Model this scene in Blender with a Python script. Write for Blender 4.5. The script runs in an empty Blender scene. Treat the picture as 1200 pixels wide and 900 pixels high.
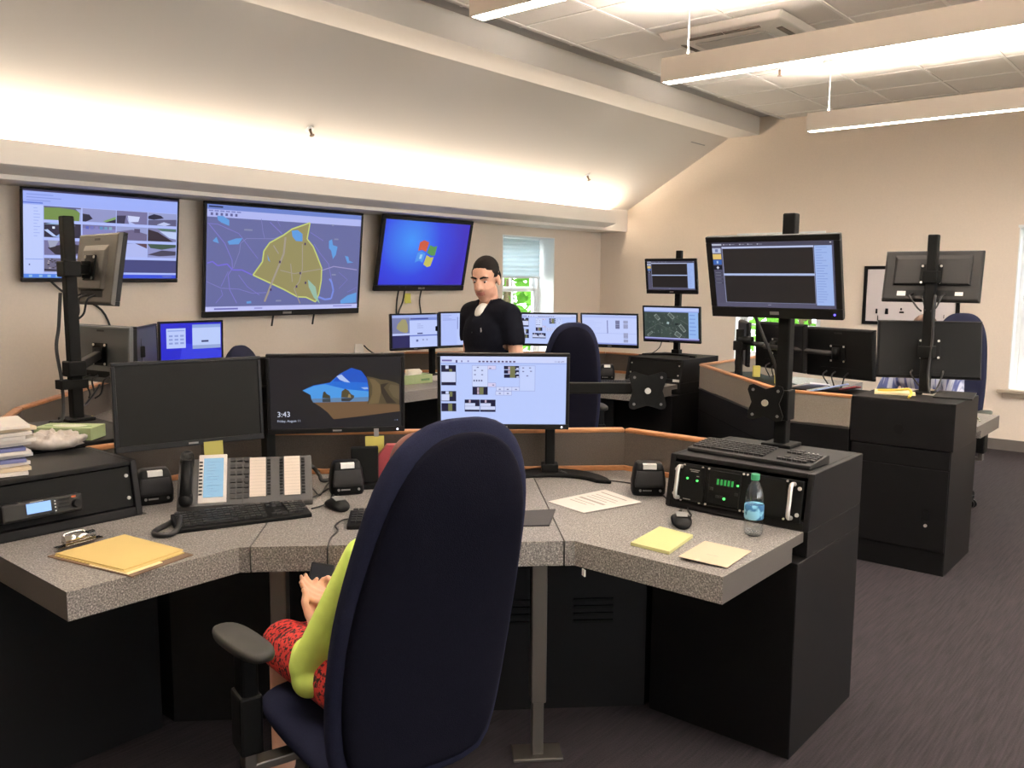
import bpy, bmesh, math, random
from mathutils import Matrix, Vector, Euler
random.seed(7)
PI = math.pi
EXPO = 1.35
scene = bpy.context.scene
COL = scene.collection
R_ = math.radians

# ------------------------------------------------------------------ camera
F_PX, CAM_H = 1014.0, 1.62
def _n(v): return Vector(v).normalized()
_vx = _n((861.2, -116.3, F_PX))
_vy = Vector((-1212., -130., F_PX)).normalized()
_vy = (_vy - _vx * _vx.dot(_vy)).normalized()
_vz = _vx.cross(_vy)
if _vz.y > 0: _vz = -_vz
def _ray(x, y):
    c = Vector((x - 600, y - 450, F_PX))
    return Vector((_vx.dot(c), _vy.dot(c), _vz.dot(c)))
def onz(x, y, z):
    """point of the horizontal surface at height z that the photo shows at x, y"""
    d = _ray(x, y); t = (z - CAM_H) / d.z
    return Vector((d.x * t, d.y * t, z))
cam = bpy.data.cameras.new('camera'); camo = bpy.data.objects.new('camera', cam); COL.objects.link(camo)
right = Vector((_vx.x, _vy.x, _vz.x)); down = Vector((_vx.y, _vy.y, _vz.y)); fwd = Vector((_vx.z, _vy.z, _vz.z))
camo.matrix_world = Matrix(((right.x, -down.x, -fwd.x, 0), (right.y, -down.y, -fwd.y, 0), (right.z, -down.z, -fwd.z, CAM_H), (0, 0, 0, 1)))
cam.sensor_width = 36; cam.sensor_fit = 'HORIZONTAL'; cam.lens = 36 * F_PX / 1200; cam.clip_start = .02
scene.camera = camo

# ------------------------------------------------------------------ materials
def lin(c):
    c = c / 255.0
    return c / 12.92 if c <= .04045 else ((c + .055) / 1.055) ** 2.4
def rgb(r, g, b): return (lin(r), lin(g), lin(b), 1)
_M = {}
def mat(name, col, rough=.6, metal=0., spec=.5, noise=None, bump=None, trans=0., ior=1.45, sheen=0., alpha=1.):
    """procedural principled material; noise=(scale, amount, detail, stretch), bump=(scale, strength)"""
    if name in _M: return _M[name]
    m = bpy.data.materials.new(name); m.use_nodes = True
    nt = m.node_tree; b = nt.nodes['Principled BSDF']
    b.inputs['Base Color'].default_value = col
    b.inputs['Roughness'].default_value = rough; b.inputs['Metallic'].default_value = metal
    b.inputs['Specular IOR Level'].default_value = spec
    b.inputs['Transmission Weight'].default_value = trans; b.inputs['IOR'].default_value = ior
    b.inputs['Sheen Weight'].default_value = sheen; b.inputs['Alpha'].default_value = alpha
    tc = nt.nodes.new('ShaderNodeTexCoord')
    if noise:
        sc, am, det, st = (list(noise) + [2, (1, 1, 1)])[:4] if len(noise) < 4 else noise
        mp = nt.nodes.new('ShaderNodeMapping'); mp.inputs['Scale'].default_value = st
        nt.links.new(tc.outputs['Object'], mp.inputs['Vector'])
        nz = nt.nodes.new('ShaderNodeTexNoise'); nz.inputs['Scale'].default_value = sc; nz.inputs['Detail'].default_value = det
        nt.links.new(mp.outputs[0], nz.inputs['Vector'])
        rp = nt.nodes.new('ShaderNodeValToRGB')
        rp.color_ramp.elements[0].position = .3; rp.color_ramp.elements[1].position = .7
        rp.color_ramp.elements[0].color = tuple(c * (1 - am) for c in col[:3]) + (1,)
        rp.color_ramp.elements[1].color = tuple(min(1, c * (1 + am)) for c in col[:3]) + (1,)
        nt.links.new(nz.outputs[0], rp.inputs[0]); nt.links.new(rp.outputs[0], b.inputs['Base Color'])
    if bump:
        nz = nt.nodes.new('ShaderNodeTexNoise'); nz.inputs['Scale'].default_value = bump[0]; nz.inputs['Detail'].default_value = 3
        nt.links.new(tc.outputs['Object'], nz.inputs['Vector'])
        bp = nt.nodes.new('ShaderNodeBump'); bp.inputs['Strength'].default_value = bump[1]; bp.inputs['Distance'].default_value = .002
        nt.links.new(nz.outputs[0], bp.inputs['Height']); nt.links.new(bp.outputs[0], b.inputs['Normal'])
    _M[name] = m
    return m
def emit(name, col, strength=1., base=(0, 0, 0, 1)):
    if name in _M: return _M[name]
    m = bpy.data.materials.new(name); m.use_nodes = True
    b = m.node_tree.nodes['Principled BSDF']
    b.inputs['Base Color'].default_value = base; b.inputs['Roughness'].default_value = .35; b.inputs['Specular IOR Level'].default_value = .2
    b.inputs['Emission Color'].default_value = col; b.inputs['Emission Strength'].default_value = strength
    _M[name] = m
    return m
def px_emit(c):
    """a lit pixel colour of a display"""
    return emit('display_%d_%d_%d' % c, rgb(*c), 2 ** -EXPO)

def carpet_mat():
    m = bpy.data.materials.new('carpet_tile'); m.use_nodes = True; nt = m.node_tree; b = nt.nodes['Principled BSDF']
    b.inputs['Roughness'].default_value = .95; b.inputs['Specular IOR Level'].default_value = .15
    tc = nt.nodes.new('ShaderNodeTexCoord'); N = nt.nodes.new; L = nt.links.new
    mp = N('ShaderNodeMapping'); mp.inputs['Scale'].default_value = (5, 90, 1); L(tc.outputs['Object'], mp.inputs['Vector'])
    n1 = N('ShaderNodeTexNoise'); n1.inputs['Scale'].default_value = 1.; n1.inputs['Detail'].default_value = 3; L(mp.outputs[0], n1.inputs['Vector'])
    n2 = N('ShaderNodeTexNoise'); n2.inputs['Scale'].default_value = 160; L(tc.outputs['Object'], n2.inputs['Vector'])
    mx = N('ShaderNodeMath'); mx.operation = 'ADD'; L(n1.outputs[0], mx.inputs[0])
    m2 = N('ShaderNodeMath'); m2.operation = 'MULTIPLY'; m2.inputs[1].default_value = .5; L(n2.outputs[0], m2.inputs[0]); L(m2.outputs[0], mx.inputs[1])
    rp = N('ShaderNodeValToRGB'); e = rp.color_ramp.elements
    e[0].position = .45; e[0].color = rgb(30, 27, 30); e[1].position = 1.05; e[1].color = rgb(50, 45, 48)
    L(mx.outputs[0], rp.inputs[0]); L(rp.outputs[0], b.inputs['Base Color'])
    bp = N('ShaderNodeBump'); bp.inputs['Strength'].default_value = .5; bp.inputs['Distance'].default_value = .004
    L(mx.outputs[0], bp.inputs['Height']); L(bp.outputs[0], b.inputs['Normal'])
    return m
def speckle_mat():
    m = bpy.data.materials.new('speckled_laminate'); m.use_nodes = True; nt = m.node_tree; b = nt.nodes['Principled BSDF']
    b.inputs['Roughness'].default_value = .45; b.inputs['Specular IOR Level'].default_value = .35
    N = nt.nodes.new; L = nt.links.new; tc = N('ShaderNodeTexCoord')
    v = N('ShaderNodeTexNoise'); v.inputs['Scale'].default_value = 210; v.inputs['Detail'].default_value = 1.5; L(tc.outputs['Object'], v.inputs['Vector'])
    rp = N('ShaderNodeValToRGB'); rp.color_ramp.interpolation = 'CONSTANT'; e = rp.color_ramp.elements
    e[0].position = 0; e[0].color = rgb(88, 84, 81); e[1].position = .42; e[1].color = rgb(113, 108, 104)
    x = e.new(.52); x.color = rgb(130, 125, 120); x = e.new(.63); x.color = rgb(164, 159, 153)
    L(v.outputs[0], rp.inputs[0]); L(rp.outputs[0], b.inputs['Base Color'])
    return m
def print_mat(name, c0, c1, scale, pos=.5, stretch=(1, 1, 1), kind='noise'):
    m = bpy.data.materials.new(name); m.use_nodes = True; nt = m.node_tree; b = nt.nodes['Principled BSDF']
    b.inputs['Roughness'].default_value = .9
    N = nt.nodes.new; L = nt.links.new; tc = N('ShaderNodeTexCoord')
    mp = N('ShaderNodeMapping'); mp.inputs['Scale'].default_value = stretch; L(tc.outputs['Object'], mp.inputs['Vector'])
    v = N('ShaderNodeTexNoise' if kind == 'noise' else 'ShaderNodeTexWave'); v.inputs['Scale'].default_value = scale
    L(mp.outputs[0], v.inputs['Vector'])
    rp = N('ShaderNodeValToRGB'); e = rp.color_ramp.elements
    e[0].position = pos - .04; e[0].color = c0; e[1].position = pos + .04; e[1].color = c1
    L(v.outputs[0], rp.inputs[0]); L(rp.outputs[0], b.inputs['Base Color'])
    return m

def thin_clear(name, tint=(1, 1, 1, 1), gloss=.06, rough=.03):
    """thin clear sheet: lets light straight through, with a little gloss"""
    m = bpy.data.materials.new(name); m.use_nodes = True; nt = m.node_tree; N = nt.nodes.new; L = nt.links.new
    nt.nodes.remove(nt.nodes['Principled BSDF']); out = nt.nodes['Material Output']
    a = N('ShaderNodeBsdfTransparent'); a.inputs[0].default_value = tint; g = N('ShaderNodeBsdfGlossy'); g.inputs['Roughness'].default_value = rough
    f = N('ShaderNodeLayerWeight'); f.inputs[0].default_value = .5; pw = N('ShaderNodeMath'); pw.operation = 'POWER'; pw.inputs[1].default_value = 4.; L(f.outputs['Facing'], pw.inputs[0])
    ad = N('ShaderNodeMath'); ad.operation = 'MULTIPLY_ADD'; ad.inputs[1].default_value = .6; ad.inputs[2].default_value = gloss; L(pw.outputs[0], ad.inputs[0])
    mx = N('ShaderNodeMixShader'); L(ad.outputs[0], mx.inputs[0]); L(a.outputs[0], mx.inputs[1]); L(g.outputs[0], mx.inputs[2]); L(mx.outputs[0], out.inputs['Surface'])
    return m
def translucent(name, col, k=.55):
    m = bpy.data.materials.new(name); m.use_nodes = True; nt = m.node_tree; N = nt.nodes.new; L = nt.links.new
    nt.nodes.remove(nt.nodes['Principled BSDF']); out = nt.nodes['Material Output']
    a = N('ShaderNodeBsdfDiffuse'); a.inputs[0].default_value = col; b = N('ShaderNodeBsdfTranslucent'); b.inputs[0].default_value = col
    mx = N('ShaderNodeMixShader'); mx.inputs[0].default_value = k; L(a.outputs[0], mx.inputs[1]); L(b.outputs[0], mx.inputs[2]); L(mx.outputs[0], out.inputs['Surface'])
    return m
W_PAINT = mat('wall_paint', rgb(226, 212, 196), .9, noise=(60, .02), bump=(250, .05))
CEIL_PAINT = mat('vault_paint', rgb(236, 230, 222), .9, bump=(200, .04))
TILE = mat('ceiling_tile', rgb(224, 219, 212), .95, noise=(220, .04), bump=(300, .15))
TBAR = mat('ceiling_grid_bar', rgb(238, 234, 228), .6)
SHADE_SLOT_GREY = mat('recess_shade_slot_grey', rgb(178, 176, 174), .9, bump=(200, .04))
CARPET = carpet_mat()
BASEB = mat('rubber_baseboard', rgb(84, 79, 75), .7)
WHITE_TRIM = mat('white_trim_paint', rgb(232, 234, 234), .45)
TAUPE_TRIM = mat('taupe_sill_paint', rgb(172, 158, 140), .5)
LAM = speckle_mat()
LAM_EDGE = mat('desk_end_laminate', rgb(74, 70, 66), .5, noise=(120, .06))
BLACK = mat('black_cabinet_laminate', rgb(10, 9, 10), .55, spec=.22, noise=(90, .12), bump=(400, .08))
BLACKMETAL = mat('black_powder_coat', rgb(13, 13, 12), .6, spec=.12, bump=(600, .08))
PLASTIC = mat('black_plastic', rgb(12, 12, 12), .5, spec=.15)
PLASTIC_G = mat('charcoal_plastic', rgb(29, 28, 27), .5, spec=.25)
GREYP = mat('grey_monitor_plastic', rgb(74, 71, 65), .5, noise=(200, .04))
FABRIC = mat('panel_fabric', rgb(76, 69, 62), .95, noise=(260, .22), bump=(500, .3))
FABRIC_L = mat('panel_fabric_outer', rgb(120, 112, 100), .95, noise=(260, .16), bump=(500, .3))
WOOD = mat('oak_edge_trim', rgb(166, 112, 70), .45, noise=(12, .18, 4, (2, 2, 14)))
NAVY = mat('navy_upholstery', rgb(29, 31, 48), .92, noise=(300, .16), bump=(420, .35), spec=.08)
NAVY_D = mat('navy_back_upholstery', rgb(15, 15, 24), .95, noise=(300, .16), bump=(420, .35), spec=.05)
ARMPAD = mat('grey_arm_pad', rgb(44, 43, 39), .6, bump=(300, .1))
STEEL = mat('brushed_steel', rgb(118, 113, 106), .38, metal=.85)
CHROME = mat('chrome', rgb(225, 222, 215), .12, metal=1.)
ALU = mat('aluminium_handle', rgb(215, 210, 202), .3, metal=.7)
PAPER = mat('white_paper', rgb(204, 196, 186), .9)
TANPAPER = mat('tan_paper', rgb(186, 168, 142), .9)
YPAPER = mat('yellow_pad_paper', rgb(186, 182, 126), .9)
GOLDPAPER = mat('golden_yellow_paper', rgb(198, 172, 108), .9, noise=(3, .04))
STICKY = mat('sticky_note_paper', rgb(176, 166, 84), .9)
INK = mat('grey_print', rgb(150, 142, 132), .9)
HARDBOARD = mat('brown_hardboard', rgb(98, 76, 58), .7, noise=(120, .15))
LABEL_W = mat('white_label', rgb(222, 220, 214), .6)
SCREEN_OFF = mat('dark_display', rgb(20, 19, 17), .5, spec=.12)
SKIN = mat('skin', rgb(206, 158, 132), .55, noise=(40, .05))
CABLE = mat('black_cable', rgb(24, 23, 23), .5)
RED = mat('maroon_plastic', rgb(126, 40, 46), .6)

# ------------------------------------------------------------------ mesh builder
WM = {}                                                            # world matrices of roots and parts
class MB:
    def __init__(s, M=None):
        s.bm = bmesh.new(); s.M = M or Matrix.Identity(4); s.mi = 0
    def _v(s, co): return s.bm.verts.new(s.M @ Vector(co))
    def _f(s, vs, smooth=False):
        try: f = s.bm.faces.new(vs)
        except ValueError: return None
        f.material_index = s.mi; f.smooth = smooth
        return f
    def box(s, x0, x1, y0, y1, z0, z1, M=None):
        old = s.M
        if M is not None: s.M = s.M @ M
        v = [s._v((x, y, z)) for z in (z0, z1) for (x, y) in ((x0, y0), (x1, y0), (x1, y1), (x0, y1))]
        for q in ((3, 2, 1, 0), (4, 5, 6, 7), (0, 1, 5, 4), (1, 2, 6, 5), (2, 3, 7, 6), (3, 0, 4, 7)): s._f([v[i] for i in q])
        s.M = old; return s
    def cbox(s, c, size, rz=0., rx=0., ry=0.):
        M = Matrix.Translation(c) @ Euler((rx, ry, rz)).to_matrix().to_4x4()
        h = [d / 2 for d in size]
        return s.box(-h[0], h[0], -h[1], h[1], -h[2], h[2], M)
    def prism(s, poly, z0, z1, smooth=False):
        a = sum(poly[i][0] * poly[(i + 1) % len(poly)][1] - poly[(i + 1) % len(poly)][0] * poly[i][1] for i in range(len(poly)))
        if a < 0: poly = list(reversed(poly))
        lo = [s._v((p[0], p[1], z0)) for p in poly]; hi = [s._v((p[0], p[1], z1)) for p in poly]
        s._f(list(reversed(lo))); s._f(hi); n = len(poly)
        for i in range(n): s._f([lo[i], lo[(i + 1) % n], hi[(i + 1) % n], hi[i]], smooth)
        return s
    def face(s, pts): s._f([s._v(p) for p in pts]); return s
    def cyl(s, p0, p1, r0, r1=None, seg=16, caps=True, smooth=True):
        r1 = r0 if r1 is None else r1
        p0, p1 = Vector(p0), Vector(p1); d = (p1 - p0).normalized()
        a = d.orthogonal().normalized(); b = d.cross(a)
        A = [s._v(p0 + (a * math.cos(t) + b * math.sin(t)) * r0) for t in [2 * PI * i / seg for i in range(seg)]]
        B = [s._v(p1 + (a * math.cos(t) + b * math.sin(t)) * r1) for t in [2 * PI * i / seg for i in range(seg)]]
        for i in range(seg): s._f([A[i], A[(i + 1) % seg], B[(i + 1) % seg], B[i]], smooth)
        if caps: s._f(list(reversed(A))); s._f(B)
        return s
    def tube(s, pts, r, seg=8, smooth_path=True):
        P = [Vector(p) for p in pts]
        if smooth_path and len(P) > 2:                             # Catmull-Rom
            Q = []
            E = [P[0] * 2 - P[1]] + P + [P[-1] * 2 - P[-2]]
            for i in range(1, len(E) - 2):
                for k in range(6):
                    t = k / 6; a, b, c, d = E[i - 1], E[i], E[i + 1], E[i + 2]
                    Q.append(.5 * ((2 * b) + (c - a) * t + (2 * a - 5 * b + 4 * c - d) * t * t + (3 * b - a - 3 * c + d) * t ** 3))
            P = Q + [P[-1]]
        rings = []; a = None
        for i, p in enumerate(P):
            d = (P[min(i + 1, len(P) - 1)] - P[max(i - 1, 0)])
            d = d.normalized() if d.length > 1e-9 else Vector((0, 0, 1))
            a = d.orthogonal().normalized() if a is None else (a - d * a.dot(d))
            a = a.normalized() if a.length > 1e-6 else d.orthogonal().normalized()
            b = d.cross(a)
            rings.append([s._v(p + (a * math.cos(2 * PI * k / seg) + b * math.sin(2 * PI * k / seg)) * r) for k in range(seg)])
        for A, B in zip(rings, rings[1:]):
            for i in range(seg): s._f([A[i], A[(i + 1) % seg], B[(i + 1) % seg], B[i]], True)
        s._f(list(reversed(rings[0]))); s._f(rings[-1]); return s
    def lathe(s, prof, c=(0, 0, 0), seg=32, smooth=True):
        c = Vector(c); rings = []
        for r, z in prof:
            rings.append([s._v(c + Vector((max(r, 1e-4) * math.cos(2 * PI * k / seg), max(r, 1e-4) * math.sin(2 * PI * k / seg), z))) for k in range(seg)])
        for A, B in zip(rings, rings[1:]):
            for i in range(seg): s._f([A[i], A[(i + 1) % seg], B[(i + 1) % seg], B[i]], smooth)
        s._f(list(reversed(rings[0]))); s._f(rings[-1]); return s
    def ellipsoid(s, c, r, M=None, u=20, v=12):
        c = Vector(c); old = s.M
        s.M = s.M @ Matrix.Translation(c) @ (M or Matrix.Identity(4))
        rings = []
        for j in range(1, v):
            t = PI * j / v
            rings.append([s._v((r[0] * math.sin(t) * math.cos(2 * PI * k / u), r[1] * math.sin(t) * math.sin(2 * PI * k / u), r[2] * math.cos(t))) for k in range(u)])
        top, bot = s._v((0, 0, r[2])), s._v((0, 0, -r[2]))
        for i in range(u):
            s._f([top, rings[0][i], rings[0][(i + 1) % u]], True); s._f([bot, rings[-1][(i + 1) % u], rings[-1][i]], True)
        for A, B in zip(rings, rings[1:]):
            for i in range(u): s._f([B[i], B[(i + 1) % u], A[(i + 1) % u], A[i]], True)
        s.M = old; return s
    def capsule(s, p0, p1, r0, r1=None):
        r1 = r0 if r1 is None else r1
        s.cyl(p0, p1, r0, r1, 14); s.ellipsoid(p0, (r0,) * 3, u=14, v=8); s.ellipsoid(p1, (r1,) * 3, u=14, v=8); return s
    def loft(s, rings, cap=True, smooth=True):
        V = [[s._v(p) for p in r] for r in rings]; n = len(V[0])
        for A, B in zip(V, V[1:]):
            for i in range(n): s._f([A[i], A[(i + 1) % n], B[(i + 1) % n], B[i]], smooth)
        if cap: s._f(list(reversed(V[0])), smooth); s._f(V[-1], smooth)
        return s
    def text(s, body, size, M, extrude=0., align='LEFT'):
        cu = bpy.data.curves.new('t', 'FONT'); cu.body = body; cu.size = size; cu.align_x = align; cu.extrude = extrude
        ob = bpy.data.objects.new('t', cu); COL.objects.link(ob)
        dg = bpy.context.evaluated_depsgraph_get(); me = bpy.data.meshes.new_from_object(ob.evaluated_get(dg))
        off = [s._v(M @ v.co) for v in me.vertices]
        for p in me.polygons: s._f([off[i] for i in p.vertices])
        bpy.data.objects.remove(ob); bpy.data.curves.remove(cu); bpy.data.meshes.remove(me); return s
    def build(s, name, m, parent=None, bevel=0., world=False, seg=2, flip=True, sub=0):
        if flip: bmesh.ops.recalc_face_normals(s.bm, faces=s.bm.faces[:])
        me = bpy.data.meshes.new(name); s.bm.to_mesh(me); s.bm.free()
        o = bpy.data.objects.new(name, me); COL.objects.link(o)
        for x in (m if isinstance(m, (list, tuple)) else [m]): me.materials.append(x)
        if parent is not None:
            o.parent = parent
            if world: me.transform(WM[parent.name].inverted())
            WM[o.name] = WM[parent.name]
        else: WM[o.name] = Matrix.Identity(4)
        if bevel:
            b = o.modifiers.new('bevel', 'BEVEL'); b.width = bevel; b.segments = seg; b.limit_method = 'ANGLE'; b.angle_limit = R_(40); b.harden_normals = False
        if sub:
            b = o.modifiers.new('sub', 'SUBSURF'); b.levels = sub; b.render_levels = sub
        return o
def tag(o, label, cat, group=None, kind=None):
    o['label'] = label; o['category'] = cat
    if group: o['group'] = group
    if kind: o['kind'] = kind
    return o
def thing(name, label, cat, loc=(0, 0, 0), rz=0., group=None, rx=0.):
    o = bpy.data.objects.new(name, None); COL.objects.link(o); o.empty_display_size = .1
    o.location = loc; o.rotation_euler = (rx, 0, rz)
    WM[o.name] = Matrix.Translation(Vector(loc)) @ Euler((rx, 0, rz)).to_matrix().to_4x4()
    return tag(o, label, cat, group)
def solid(mb, name, m, label, cat, base, group=None, bevel=0., kind=None, sub=0):
    """a thing that is one mesh built in world coordinates, its origin moved to base"""
    o = mb.build(name, m, bevel=bevel, sub=sub); o.data.transform(Matrix.Translation(-Vector(base))); o.location = base
    WM[o.name] = Matrix.Translation(Vector(base))
    return tag(o, label, cat, group, kind)
def struct(mb, name, m, parent=None, bevel=0.):
    o = mb.build(name, m, parent, bevel=bevel)
    if parent is None: o['kind'] = 'structure'
    return o
def copy_tree(o, parent=None):
    c = o.copy(); COL.objects.link(c)
    if parent is not None: c.parent = parent
    for ch in list(o.children): copy_tree(ch, c)
    return c
def offset_line(pts, d):
    """polyline of xy offset sideways by d (left of travel)"""
    out = []
    P = [Vector(p) for p in pts]
    for i, p in enumerate(P):
        ds = []
        if i > 0: ds.append((p - P[i - 1]).normalized())
        if i < len(P) - 1: ds.append((P[i + 1] - p).normalized())
        t = sum(ds, Vector((0, 0))).normalized(); n = Vector((-t.y, t.x))
        k = 1 / max(.3, n.dot(Vector((-ds[0].y, ds[0].x))))
        out.append(p + n * d * k)
    return out
def strip(pts, d0, d1):
    a, b = offset_line(pts, d0), offset_line(pts, d1)
    return [tuple(p) for p in a] + [tuple(p) for p in reversed(b)]
# ================================================================== the room
XE, YN = 9.47, 6.48                                                # end wall, video wall
XW, YS = -2.6, -5.0
struct(MB().box(XW, XE + .35, YS, YN + .35, -.12, 0), 'floor', CARPET)
# video wall with its window opening
wx0, wx1, wz0, wz1 = 7.51, 8.48, .62, 2.13
mb = MB().box(XW, wx0, YN, YN + .35, 0, 3.6).box(wx1, XE + .35, YN, YN + .35, 0, 3.6).box(wx0, wx1, YN, YN + .35, 0, wz0).box(wx0, wx1, YN, YN + .35, wz1, 3.6)
struct(mb, 'wall_north', W_PAINT)
# end wall with two window openings
A0, A1, A2, A3 = .62, 1.69, 3.55, 4.56
za, zb = .60, 2.15; zc, zd = .70, 2.15
mb = MB().box(XE, XE + .35, A3, YN, 0, 3.9).box(XE, XE + .35, A1, A2, 0, 3.9).box(XE, XE + .35, YS, A0, 0, 3.9)
mb.box(XE, XE + .35, A0, A1, 0, za).box(XE, XE + .35, A0, A1, zb, 3.9).box(XE, XE + .35, A2, A3, 0, zc).box(XE, XE + .35, A2, A3, zd, 3.9)
struct(mb, 'wall_east', W_PAINT)
struct(MB().box(XW - .2, XW, YS - .2, YN + .35, 0, 3.9), 'wall_west', W_PAINT)
mb = MB(); xs = [XW, -1.6, .6, 1.6, 3.8, 4.8, 7.0, XE + .35]
for k in range(0, 8, 2): mb.box(xs[k], xs[k + 1], YS - .2, YS, 0, 3.9)
for k in range(1, 6, 2): mb.box(xs[k], xs[k + 1], YS - .2, YS, 0, .8).box(xs[k], xs[k + 1], YS - .2, YS, 2.7, 3.9)  # openings for the added windows out of view
struct(mb, 'wall_south', W_PAINT)
# flat ceiling with lay-in tiles: slab plus T-bars
mb = MB().box(XW, XE, YS, 4.112, 3.41, 3.55)
mb.mi = 1
for k in range(-13, 8):
    x = 4.94 + .61 * k + (.0)
    if XW < x < XE: mb.box(x - .012, x + .012, YS, 4.112, 3.405, 3.412)
for k in range(0, 15):
    y = 4.065 - .61 * k
    if y > YS: mb.box(XW, XE, y - .012, y + .012, 3.404, 3.411)
struct(mb, 'ceiling', [TILE, TBAR])
# recess beside the beam, the beam, the vault and the cove
struct(MB().box(XW, XE, 4.112, 4.36, 3.46, 3.55), 'trim_1', SHADE_SLOT_GREY)  # recess strip in darker grey, its shade put into the colour
struct(MB().box(XW, XE, 4.35, 4.72, 3.265, 3.62), 'beam', CEIL_PAINT)
sl = .5594
def zs(y): return 3.265 - sl * (y - 4.72)
mb = MB()
prof = [(4.72, zs(4.72)), (6.48, zs(6.48)), (6.48, zs(6.48) + .15), (4.72, zs(4.72) + .3)]
mb.loft([[(x, y, z) for y, z in prof] for x in (XW, XE)], smooth=False)
struct(mb, 'ceiling_vault', CEIL_PAINT)
xe = 8.97                                                          # the cove stops short of the end wall
mb = MB()
lip = [(5.92, 2.312), (5.945, 2.30), (6.08, 2.265), (6.08, 2.235), (6.48, 2.235), (6.48, 2.30), (6.10, 2.33), (5.96, 2.34), (5.94, 2.462), (5.92, 2.462)]
mb.loft([[(x, y, z) for y, z in lip] for x in (XW, xe)], smooth=False)
struct(mb, 'trim_2', CEIL_PAINT)
mb = MB()
mb.loft([[(x, y, z) for y, z in [(6.08, 2.235), (6.48, 2.235), (6.48, 2.29), (6.08, zs(6.08))]] for x in (xe, XE)], smooth=False)
struct(mb, 'trim_3', CEIL_PAINT)
# baseboards
struct(MB().box(XE - .012, XE, YS, YN, 0, .106), 'baseboard_east', BASEB)
struct(MB().box(XW, XE - .012, YN - .012, YN, 0, .106), 'baseboard_north', BASEB)

# windows: frame, two sashes with muntins, glass, shade
GLASS = thin_clear('window_glass', gloss=.0)
def window(name, c, w, z0, z1, rz, depth, meet, shade_to=None, muntin=True):
    """c: xy of the opening's middle in the wall face; local x along the wall, local y outwards"""
    M = Matrix.Translation((c[0], c[1], 0)) @ Euler((0, 0, rz)).to_matrix().to_4x4()
    root = bpy.data.objects.new(name, None); COL.objects.link(root); root.matrix_world = M; root['kind'] = 'structure'; WM[root.name] = M
    h = w / 2; y0 = depth
    mb = MB()
    for a, b in ((-h, -h + .05), (h - .05, h)): mb.box(a, b, y0, y0 + .09, z0, z1)
    mb.box(-h + .05, h - .05, y0, y0 + .09, z1 - .05, z1).box(-h + .05, h - .05, y0, y0 + .09, z0, z0 + .05)
    mb.build('window_frame', WHITE_TRIM, root, bevel=.004)
    mb = MB()                                                      # painted reveal lining the opening
    mb.box(-h - .0, -h + .012, .0, y0, z0, z1).box(h - .012, h, .0, y0, z0, z1).box(-h + .012, h - .012, 0, y0, z1 - .012, z1)
    mb.build('window_jamb', WHITE_TRIM, root)
    for k, (a, b, yy) in enumerate(((meet, z1 - .05, y0 + .045), (z0 + .05, meet + .03, y0 + .01))):
        mb = MB(); i = h - .05
        mb.box(-i, -i + .05, yy, yy + .035, a, b).box(i - .05, i, yy, yy + .035, a, b).box(-i + .05, i - .05, yy, yy + .035, b - .04, b).box(-i + .05, i - .05, yy, yy + .035, a, a + .05)
        if muntin: mb.box(-.011, .011, yy + .005, yy + .03, a + .05, b - .04)
        if muntin: mb.box(-i + .05, i - .05, yy + .005, yy + .03, (a + b) / 2 - .011, (a + b) / 2 + .011)
        sh = mb.build('sash', WHITE_TRIM, root, bevel=.003)
        MB().box(-i + .045, i - .045, yy + .014, yy + .018, a + .045, b - .035).build('pane', GLASS, sh)
    if shade_to:
        mb = MB(); n = int((z1 - .06 - shade_to) / .05); ys = y0 - .05
        z = z1 - .03; pts = []
        for k in range(2 * n + 1): pts.append((ys + (.018 if k % 2 else 0), z - k * (z - shade_to) / (2 * n)))
        f = [(y, zz) for y, zz in pts]; bk = [(y + .006, zz) for y, zz in reversed(pts)]
        mb.loft([[(x, y, zz) for y, zz in f + bk] for x in (-h + .03, h - .06)], smooth=False)
        mb.build('pleated_shade', translucent('pleated_shade_cloth', rgb(225, 236, 240), .32), root)
        MB().box(-h + .03, h - .06, ys - .005, ys + .03, shade_to - .02, shade_to).build('shade_rail', WHITE_TRIM, root)
    return root
window('window_1', ((wx0 + wx1) / 2, YN), wx1 - wx0, wz0, wz1, 0, .23, 1.49, shade_to=1.66)
w2 = window('window_2', (XE, (A0 + A1) / 2), A1 - A0, za, zb, -PI / 2, .12, 1.40)
w3 = window('window_3', (XE, (A2 + A3) / 2), A3 - A2, zc, zd, -PI / 2, .12, 1.45)
MB().box(-.62, .64, -.075, .0, za - .035, za).box(-.58, .60, -.03, 0, za - .085, za - .035).build('window_sill', TAUPE_TRIM, w2, bevel=.008)
MB().box(-.53, .53, -.0, .12, za - .005, za + .006).build('sill_board', WHITE_TRIM, w2)
MB().box(-.56, .56, -.03, .12, zc - .03, zc + .004).build('window_sill', WHITE_TRIM, w3, bevel=.006)
for r, z1_, w_ in ((w2, zb, A1 - A0), (w3, zd, A3 - A2)):
    MB().box(-w_ / 2 - .01, w_ / 2 + .01, -.012, 0, z1_ - .005, z1_ + .02).build('window_head', WHITE_TRIM, r)

for k, n_ in ((1, 4), (3, 5), (5, 6)):
    window('window_%d' % n_, ((xs[k] + xs[k + 1]) / 2, YS), xs[k + 1] - xs[k], .8, 2.7, PI, .08, 1.75)  # unseen windows added so daylight brightens the vault and walls
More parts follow.
